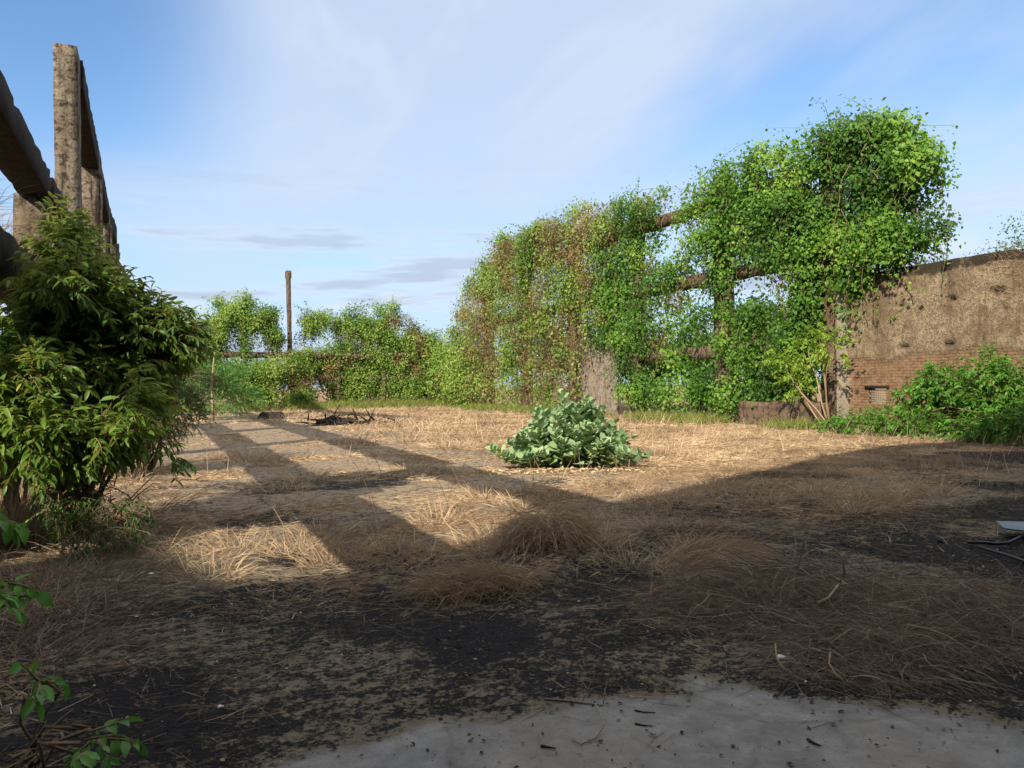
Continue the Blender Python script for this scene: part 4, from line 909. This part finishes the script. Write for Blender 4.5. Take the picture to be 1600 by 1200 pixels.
dome(0, 'tallest domed hay mound, in the shade just beside the sunlit tip', 1700, 'straw', w=.006)
mound(1, 'low flattened hay mound lying at the edge of the black burnt ground', 1600, 'straw', w=.0055, flow=-2.2)
mound(2, 'combed-over hay mound just behind the large grey heap of stalks', 2600, 'straw', w=.0055, flow=-.5)
MAT['straw2'] = MAT['greystraw']
def heap():
    qs = []
    for k, n in ((5, 5200), (6, 4800), (7, 2000), (8, 1800)):
        x, y, rx, ry, h = MOUNDS[k]; a = RNG.random(n)*2*PI; r = np.sqrt(RNG.random(n))*1.12
        P = np.stack([x+np.cos(a)*r*rx, y+np.sin(a)*r*ry, np.zeros(n)], 1); P[:, 2] = gz(P)+h*.95*np.clip(1-r*r, 0, 1)*RNG.random(n)
        K = 5; az = RNG.random(n)*2*PI; LL = RNG.uniform(.18, .6, n); Q = np.zeros((n, K, 3)); Q[:, 0] = P; pit_ = RNG.normal(.12, .35, n); turn = RNG.normal(0, .35, n)
        for q in range(1, K):
            az = az+turn; pit_ = pit_-.16; d = np.stack([np.cos(az)*np.cos(pit_), np.sin(az)*np.cos(pit_), np.sin(pit_)], 1)+RNG.normal(0, .08, (n, 3)); Q[:, q] = Q[:, q-1]+d*(LL/(K-1))[:, None]
        g0 = gz(Q.reshape(-1, 3)).reshape(n, K); Q[:, :, 2] = np.maximum(Q[:, :, 2], g0+.006); qs.append(Q)
    Q = np.concatenate(qs); n = len(Q); kp = conc_mask(Q[:, 0, 0].copy(), Q[:, 0, 1].copy()) < .4; Q = Q[kp]; n = len(Q)
    return tag(ribbons('stalk_heap', Q, .0036*(.6+.8*RNG.random(n)), np.clip(RNG.normal(.42, .28, n), 0, 1), MAT['greystraw']), 'large grey-brown heap of tangled dead stalks at the lower right, beside the pale concrete', 'heap')
heap()
# weeds along the foot of the walls
def weeds(P, L, w, name='weeds'):
    N = len(P); P[:, 2] = gz(P); tone = np.clip(.45+RNG.normal(0, .25, N), 0, 1)
    return tag(ribbons(name, blades(P, L*(.5+.8*RNG.random(N)), .1+.5*RNG.random(N), None, 4), w*(.6+.8*RNG.random(N)), tone, MAT['weed']), kind='stuff')
n = 9500; yy = RNG.uniform(19.5, 54, n); P = np.stack([XR-1.0-np.abs(RNG.normal(0, .9, n)), yy, yy*0], 1); k = vnoise(P, .35, 411, 2) > .42; weeds(P[k], .5, .03)
n = 8000; xx = RNG.uniform(0, 24, n); P = np.stack([xx, YB-1.5-np.abs(RNG.normal(0, 1.6, n)), xx*0], 1); k = (vnoise(P, .3, 412, 2) > .40) | (xx > 10); weeds(P[k], .75, .035)
# dry straw caught on top of the left beams and the brick wall
def hang(P, L, lean, w):
    N = len(P); az = RNG.random(N)*2*PI; Q = np.zeros((N, 4, 3)); Q[:, 0] = P; th = lean*RNG.random(N)
    for k in range(1, 4):
        th = th+RNG.uniform(.1, .5, N); Q[:, k] = Q[:, k-1]+(np.stack([np.cos(az)*np.sin(th), np.sin(az)*np.sin(th), np.cos(th)], 1)+RNG.normal(0, .1, (N, 3)))*(L*(.5+RNG.random(N))/3)[:, None]
    return Q
n = 420; P = np.stack([RNG.uniform(XI+.05, XI+.45, n), 8.7+np.abs(RNG.normal(0, 2.6, n)), np.full(n, 3.38)], 1)
tag(ribbons('straw_tuft', hang(P, .5, .8, 0), np.full(n, .006), RNG.random(n), MAT['straw']), 'tuft of dry straw growing on top of the lower left beam', 'grass tuft')
p = on_x(1580, 412, XR-.05); n = 260; P = np.stack([np.full(n, XR-.08), p.y+RNG.normal(0, .34, n), p.z+RNG.normal(0, .22, n)], 1)
tag(ribbons('straw_tuft', hang(P, .28, 1.5, 0), np.full(n, .007), .1+.6*RNG.random(n), MAT['straw']), 'tuft of dry straw hanging near the top of the brick wall', 'grass tuft')
p = on_x(1578, 462, XR-.05); n = 160; P = np.stack([np.full(n, XR-.08), p.y+RNG.normal(0, .26, n), p.z+RNG.normal(0, .16, n)], 1)
tag(ribbons('straw_tuft', hang(P, .24, 1.5, 0), np.full(n, .007), .1+.6*RNG.random(n), MAT['straw']), 'lower tuft of dry straw on the brick wall, under the first', 'grass tuft')

# ================================================================== SMALL THINGS ON THE GROUND
# charred flakes over the burnt patch and the concrete
def flakes(n, fn, size, mat, name, zoff=.008):
    P = fn(n); P[:, 2] = gz(P)+zoff; n = len(P); a = RNG.random(n)*2*PI
    return leaves(name, P, np.stack([np.cos(a), np.sin(a), RNG.normal(0, .12, n)], 1), np.array([0, 0, 1.])+RNG.normal(0, .25, (n, 3)), size*(.25+RNG.random(n)**3*1.5), .55, RNG.random(n), MAT[mat], None, 'ovate')
def near_pts(n):
    P = np.stack([RNG.uniform(-2, 6, n), RNG.uniform(2.0, 6.4, n), np.zeros(n)], 1); P = P[in_view(P)]
    w = ash_mask(P[:, 0].copy(), P[:, 1].copy()); c_ = conc_mask(P[:, 0].copy(), P[:, 1].copy())
    pr = np.clip(w*(1-c_)+c_*.32+sstep(c_, .05, .5)*(1-sstep(c_, .7, 1.0))*1.0, 0, 1); return P[RNG.random(len(P)) < pr]
tag(flakes(15000, near_pts, .020, 'char', 'char_flakes'), kind='stuff')
def right_pts(n):
    P = np.stack([RNG.uniform(5, 13, n), RNG.uniform(3, 11, n), np.zeros(n)], 1); P = P[in_view(P)]; w = ash_mask(P[:, 0].copy(), P[:, 1].copy()); return P[RNG.random(len(P)) < w]
tag(flakes(6000, right_pts, .045, 'char', 'char_flakes'), kind='stuff')
MAT['litter'] = leaf_mat('pale litter', [(0, (.20,.15,.10)), (1, (.42,.36,.28))], .05, .8)
tag(flakes(2600, lambda n: (lambda P: P[in_view(P)])(np.stack([RNG.uniform(-2, 9, n), RNG.uniform(2.4, 11, n), np.zeros(n)], 1)), .018, 'litter', 'leaf_litter', .012), kind='stuff')
# loose straws lying over the ash
def straws(n):
    P = np.stack([RNG.uniform(-2, 6.5, n), RNG.uniform(2.6, 7, n), np.zeros(n)], 1); P = P[in_view(P)]; kk = vnoise(P, .9, 431, 3) > .46; kk &= RNG.random(len(P)) > .96*conc_mask(P[:, 0].copy(), P[:, 1].copy()); return P[kk]
P = straws(5200); P[:, 2] = gz(P)+.006; N = len(P); tag(ribbons('loose_straw', blades(P, .08+.25*RNG.random(N), np.full(N, 1.25), None, 4), .003+.002*RNG.random(N), np.clip(RNG.normal(.4, .3, N), 0, 1), MAT['greystraw']), kind='stuff')
# white scraps
MAT['scrap'] = simple('white scrap', [(0, (.55,.55,.53)), (1, (.75,.75,.74))], .6)
def scrap(px, py, sz, label):
    p = gnd(px, py); n = 9; a = np.sort(RNG.random(n)*2*PI); r = sz*(.5+.6*RNG.random(n)); z0 = float(gz([[p.x, p.y, 0]])[0])+.012
    T_ = np.stack([p.x+np.cos(a)*r, p.y+np.sin(a)*r*.7, z0+.01+.02*RNG.random(n)], 1); B = T_-np.array([0, 0, .009]); c_ = np.array([[p.x, p.y, z0+.03], [p.x, p.y, z0+.012]])
    V = np.concatenate([T_, B, c_]); F = np.array([[i, (i+1) % n, 2*n] for i in range(n)]+[[n+(i+1) % n, n+i, 2*n+1] for i in range(n)]); S_ = np.array([[i, n+i, n+(i+1) % n, (i+1) % n] for i in range(n)])
    tag(mesh_obj('paper_scrap', V, [F, S_], MAT['scrap'], None, {'tone': RNG.random(len(V))}), label, 'litter', 'white scraps on the ground')
scrap(1193, 873, .03, 'crumpled white scrap between the hay mound and the heap of stalks')
scrap(1222, 1043, .03, 'crumpled white scrap lying among the dead stalks at the lower right')
scrap(236, 904, .03, 'small white scrap in the dark grass at the left')
scrap(344, 1118, .022, 'small white scrap on the black ash near the bottom')
scrap(755, 923, .025, 'small white scrap by the low flattened hay mound')
# charred sticks on the concrete
def stick(pts, r, mat, name, label, cat, group=None, zs=None):
    P = np.array([[gnd(x, y)[:] for x, y in pts]]); P[0, :, 2] = gz(P[0])+r*1.05+(np.array(zs) if zs is not None else 0)
    return tag(tubes(name, P, np.full(P.shape[:2], r)*np.linspace(1, .45, P.shape[1])[None], MAT[mat], None, 5), label, cat, group)
stick([(850, 1097), (885, 1100), (915, 1103), (942, 1106)], .006, 'twig', 'stick', 'thin brown stick lying along the edge of the pale concrete', 'stick')
stick([(845, 1170), (852, 1171), (868, 1174)], .007, 'char', 'charred_stick', 'short charred stick on the concrete, beside the wire loop', 'stick')
stick([(992, 1113), (1005, 1116), (1024, 1117)], .005, 'char', 'charred_stick', 'charred stick on the concrete, right of the wire loop, higher one', 'stick')
stick([(992, 1135), (1006, 1138), (1020, 1139)], .005, 'char', 'charred_stick', 'charred stick on the concrete, right of the wire loop, lower one', 'stick')
stick([(1262, 1160), (1272, 1166), (1282, 1170)], .008, 'char', 'charred_stick', 'stubby charred stick on the concrete below the heap of stalks', 'stick')
wp = [gnd(930, 1108), gnd(936, 1128), gnd(944, 1146), gnd(930, 1160), gnd(908, 1168), gnd(894, 1162), gnd(896, 1152)]
W_ = np.array([[w_[:] for w_ in wp]]); W_[0, :, 2] = gz(W_[0])+np.array([.02, .05, .03, .012, .008, .01, .03])
tag(tubes('wire_loop', W_, np.full(W_.shape[:2], .0035), MAT['twig'], None, 5), 'thin curled wire lying on the pale concrete', 'wire')
for lab, base, tip in (('thin straight stalk standing at the concrete edge, taller one', (908, 1100), (931, 1050)), ('thin straight stalk standing at the concrete edge, shorter one', (942, 1104), (948, 1064))):
    a = gnd(*base); D = (a-EYE).dot(Fv); b = at_d(*tip, D); T_ = np.array([[a[:], (a*.6+b*.4)[:], b[:]]])
    tag(tubes('dry_stalk', T_, np.array([[.003, .003, .002]]), MAT['twig'], None, 4), lab, 'stalk')
# pale curved twig rising from the heap
D = 4.85; cw = [at_d(x, y, D) for x, y in [(1278, 943), (1296, 934), (1310, 915), (1319, 895), (1316, 873), (1303, 857), (1280, 850)]]; tw = np.array([[c_[:] for c_ in cw]]); tw[0, :, 1] += np.linspace(0, .5, 7)*0
tag(tubes('curved_twig', tw, np.array([[.011, .011, .010, .010, .009, .007, .004]]), MAT['lightstem'], None, 6), 'pale bent twig arching out of the heap of dead stalks', 'twig')
for pts, lab in (([(1262, 918), (1270, 928), (1278, 943)], 'short pale twig leaning at the foot of the bent twig'), ([(1420, 1038), (1450, 1040), (1480, 1046), (1515, 1062)], 'long pale twig lying across the right part of the heap of stalks'), ([(1212, 1055), (1214, 1075), (1224, 1090), (1234, 1095)], 'pale curved twig on the near edge of the heap of stalks, leftmost of two'), ([(1298, 1070), (1296, 1086), (1306, 1100), (1318, 1110)], 'pale curved twig on the near edge of the heap of stalks, right of the other')):
    stick(pts, .006, 'palestem', 'pale_twig', lab, 'twig', None, np.full(len(pts), .14))
# grey twigs bristling on top of the heap
n = 34; c0 = gnd(1235, 945); P = np.stack([c0.x+RNG.normal(0, .14, n), c0.y+RNG.normal(0, .08, n), np.full(n, .0)], 1); P[:, 2] = gz(P)+.16
dr = unit(np.stack([-1+RNG.normal(0, .35, n), RNG.normal(0, .35, n), .15+RNG.normal(0, .2, n)], 1)); T_ = P[:, None]+dr[:, None]*np.linspace(0, 1, 4)[None, :, None]*(.15+.25*RNG.random(n))[:, None, None]
tag(tubes('brushwood', T_, np.full(T_.shape[:2], .004), MAT['twig'], None, 4), 'small bundle of grey twigs lying on the back of the heap of stalks', 'twigs')
# dry pale stalks leaning over the path at the left
D = 8.0
ls_ = []
for a, b in (((182, 805), (245, 738)), ((200, 790), (240, 755)), ((178, 760), (184, 742)), ((195, 815), (230, 790)), ((160, 640), (215, 600))):
    A = np.array(at_d(*a, D)); B = np.array(at_d(*b, D)); ls_.append([A, A*.6+B*.4+[0, 0, .02], B])
tag(tubes('dry_stalks', np.array(ls_), np.array([[.007, .006, .004]]*len(ls_)), MAT['palestem'], None, 4), 'pale dry stalks leaning over the path below the leafy bush', 'stalks')
D = 9.5
ls_ = []
for k in range(22):
    A = np.array(at_d(235+RNG.normal(0, 6), 650, D)); B = np.array(at_d(255+RNG.normal(0, 22), 628+RNG.normal(0, 9), D)); ls_.append([A, A*.5+B*.5+RNG.normal(0, .02, 3), B])
tag(tubes('dry_stalks', np.array(ls_), np.array([[.006, .005, .003]]*len(ls_)), MAT['palestem'], None, 3), 'sunlit fan of pale dry stalks at the right end of the acacia thicket', 'stalks')

# stump at the far end of the path
p = gnd(424, 654); bm_k = 14; an = np.arange(bm_k)*2*PI/bm_k; R_ = .52*(1+.18*RNG.normal(size=bm_k)); rings = []
for z, f in ((-.05, 1.15), (.12, 1.0), (.27, .9), (.34, .72)): rings.append(np.stack([p.x+np.cos(an)*R_*f*1.25, p.y+np.sin(an)*R_*f, z+.05*RNG.random(bm_k)], 1))
V = np.concatenate(rings+[np.array([[p.x, p.y, .33]])]); F = np.concatenate([np.stack([np.arange(bm_k)+r*bm_k, (np.arange(bm_k)+1) % bm_k+r*bm_k, (np.arange(bm_k)+1) % bm_k+(r+1)*bm_k, np.arange(bm_k)+(r+1)*bm_k], 1) for r in range(3)])
T_ = np.array([[3*bm_k+i, 3*bm_k+(i+1) % bm_k, 4*bm_k] for i in range(bm_k)])
tag(mesh_obj('stump', V, [F, T_], MAT['char'], None, {'tone': .5+.5*RNG.random(len(V))}), 'dark squat stump in the dry grass at the far end of the path', 'stump')
# debris pile of dark roots and branches
pc = gnd(538, 663); n = 55
P = np.stack([pc.x+RNG.normal(0, .6, n), pc.y+RNG.normal(0, .3, n), np.zeros(n)], 1); P[:, 2] = .04+.16*RNG.random(n)
dr = unit(np.stack([RNG.normal(0, 1, n), RNG.normal(0, .6, n), np.abs(RNG.normal(.15, .3, n))], 1)); K = 6; T_ = np.zeros((n, K, 3)); T_[:, 0] = P; ln_ = .3+.9*RNG.random(n)
for k in range(1, K): dr = unit(dr+RNG.normal(0, .22, (n, 3))+[0, 0, -.09]); T_[:, k] = T_[:, k-1]+dr*(ln_/(K-1))[:, None]
T_[:, :, 2] = np.maximum(T_[:, :, 2], .03)
dp_ = empty('branch_pile', (pc.x, pc.y, 0), 'dark pile of dead branches and roots at the far end of the path', 'branch pile')
tubes('branch', T_, np.linspace(.04, .012, K)[None]*(.5+RNG.random((n, 1))), MAT['char'], dp_, 4)
lg = np.array([[gnd(497, 665)[:], gnd(520, 662)[:], gnd(548, 663)[:]]]); lg[0, :, 2] = [.10, .22, .10]; tubes('log', lg, np.array([[.12, .16, .10]]), MAT['char'], dp_, 8)
st_ = np.array([[np.array(gnd(558, 658))*[1, 1, 0]+[0, 0, .05], np.array(gnd(556, 658))*[1, 1, 0]+[-.05, 0, .35], np.array(gnd(555, 658))*[1, 1, 0]+[-.12, 0, .62]]]); tubes('snag', st_, np.array([[.09, .06, .02]]), MAT['char'], dp_, 5)
# black hose and blue sheet at the right edge
hp = [gnd(1513, 857), gnd(1535, 857), gnd(1556, 859), gnd(1575, 857), gnd(1592, 851), gnd(1606, 842)]
H_ = np.array([[h_[:] for h_ in hp]]); H_[0, :, 2] = gz(H_[0])+.05; tag(tubes('hose', H_, np.full(H_.shape[:2], .016), MAT['rubber'], None, 7), 'black rubber hose lying beside the blue sheet, upper one', 'hose')
hp = [gnd(1530, 864), gnd(1550, 870), gnd(1575, 877), gnd(1600, 885), gnd(1640, 897)]
H_ = np.array([[h_[:] for h_ in hp]]); H_[0, :, 2] = gz(H_[0])+.04; tag(tubes('hose', H_, np.full(H_.shape[:2], .014), MAT['rubber'], None, 7), 'black rubber hose lying below the blue sheet, lower one', 'hose')
mb, nb_ = new_mat('blue plastic'); gb = NT(nb_); gb.out(gb.bsdf(gb.mix(gb.noise(gb.coord(), 6, 5, .6), (.06, .10, .13), (.15, .21, .25)), .7, gb.noise(gb.coord(), 9, 3), .6, .03, .5))
cs = [gnd(1553, 833), gnd(1680, 832), gnd(1680, 852), gnd(1572, 846)]; n = 14; V = []
for i in range(n+1):
    for j in range(n+1):
        u, v = i/n, j/n; q_ = (cs[0]*(1-u)+cs[1]*u)*(1-v)+(cs[3]*(1-u)+cs[2]*u)*v; V.append([q_.x, q_.y, 0])
V = np.array(V); V[:, :2] += .06*(np.stack([vnoise(V, 1.5, 3, 2), vnoise(V, 1.5, 4, 2)], 1)-.5); V[:, 2] = gz(V)+.03+.14*vnoise(V, 2.6, 451, 3)
i_ = np.arange((n+1)**2).reshape(n+1, n+1); F = np.stack([i_[:-1, :-1], i_[1:, :-1], i_[1:, 1:], i_[:-1, 1:]], -1).reshape(-1, 4)
V2 = np.concatenate([V, V-[0, 0, .012]]); F2 = np.concatenate([F, F[:, ::-1]+len(V)])
tag(mesh_obj('plastic_sheet', V2, [F2], mb, None), 'crumpled pale blue plastic sheet on the ground at the right edge', 'sheet')
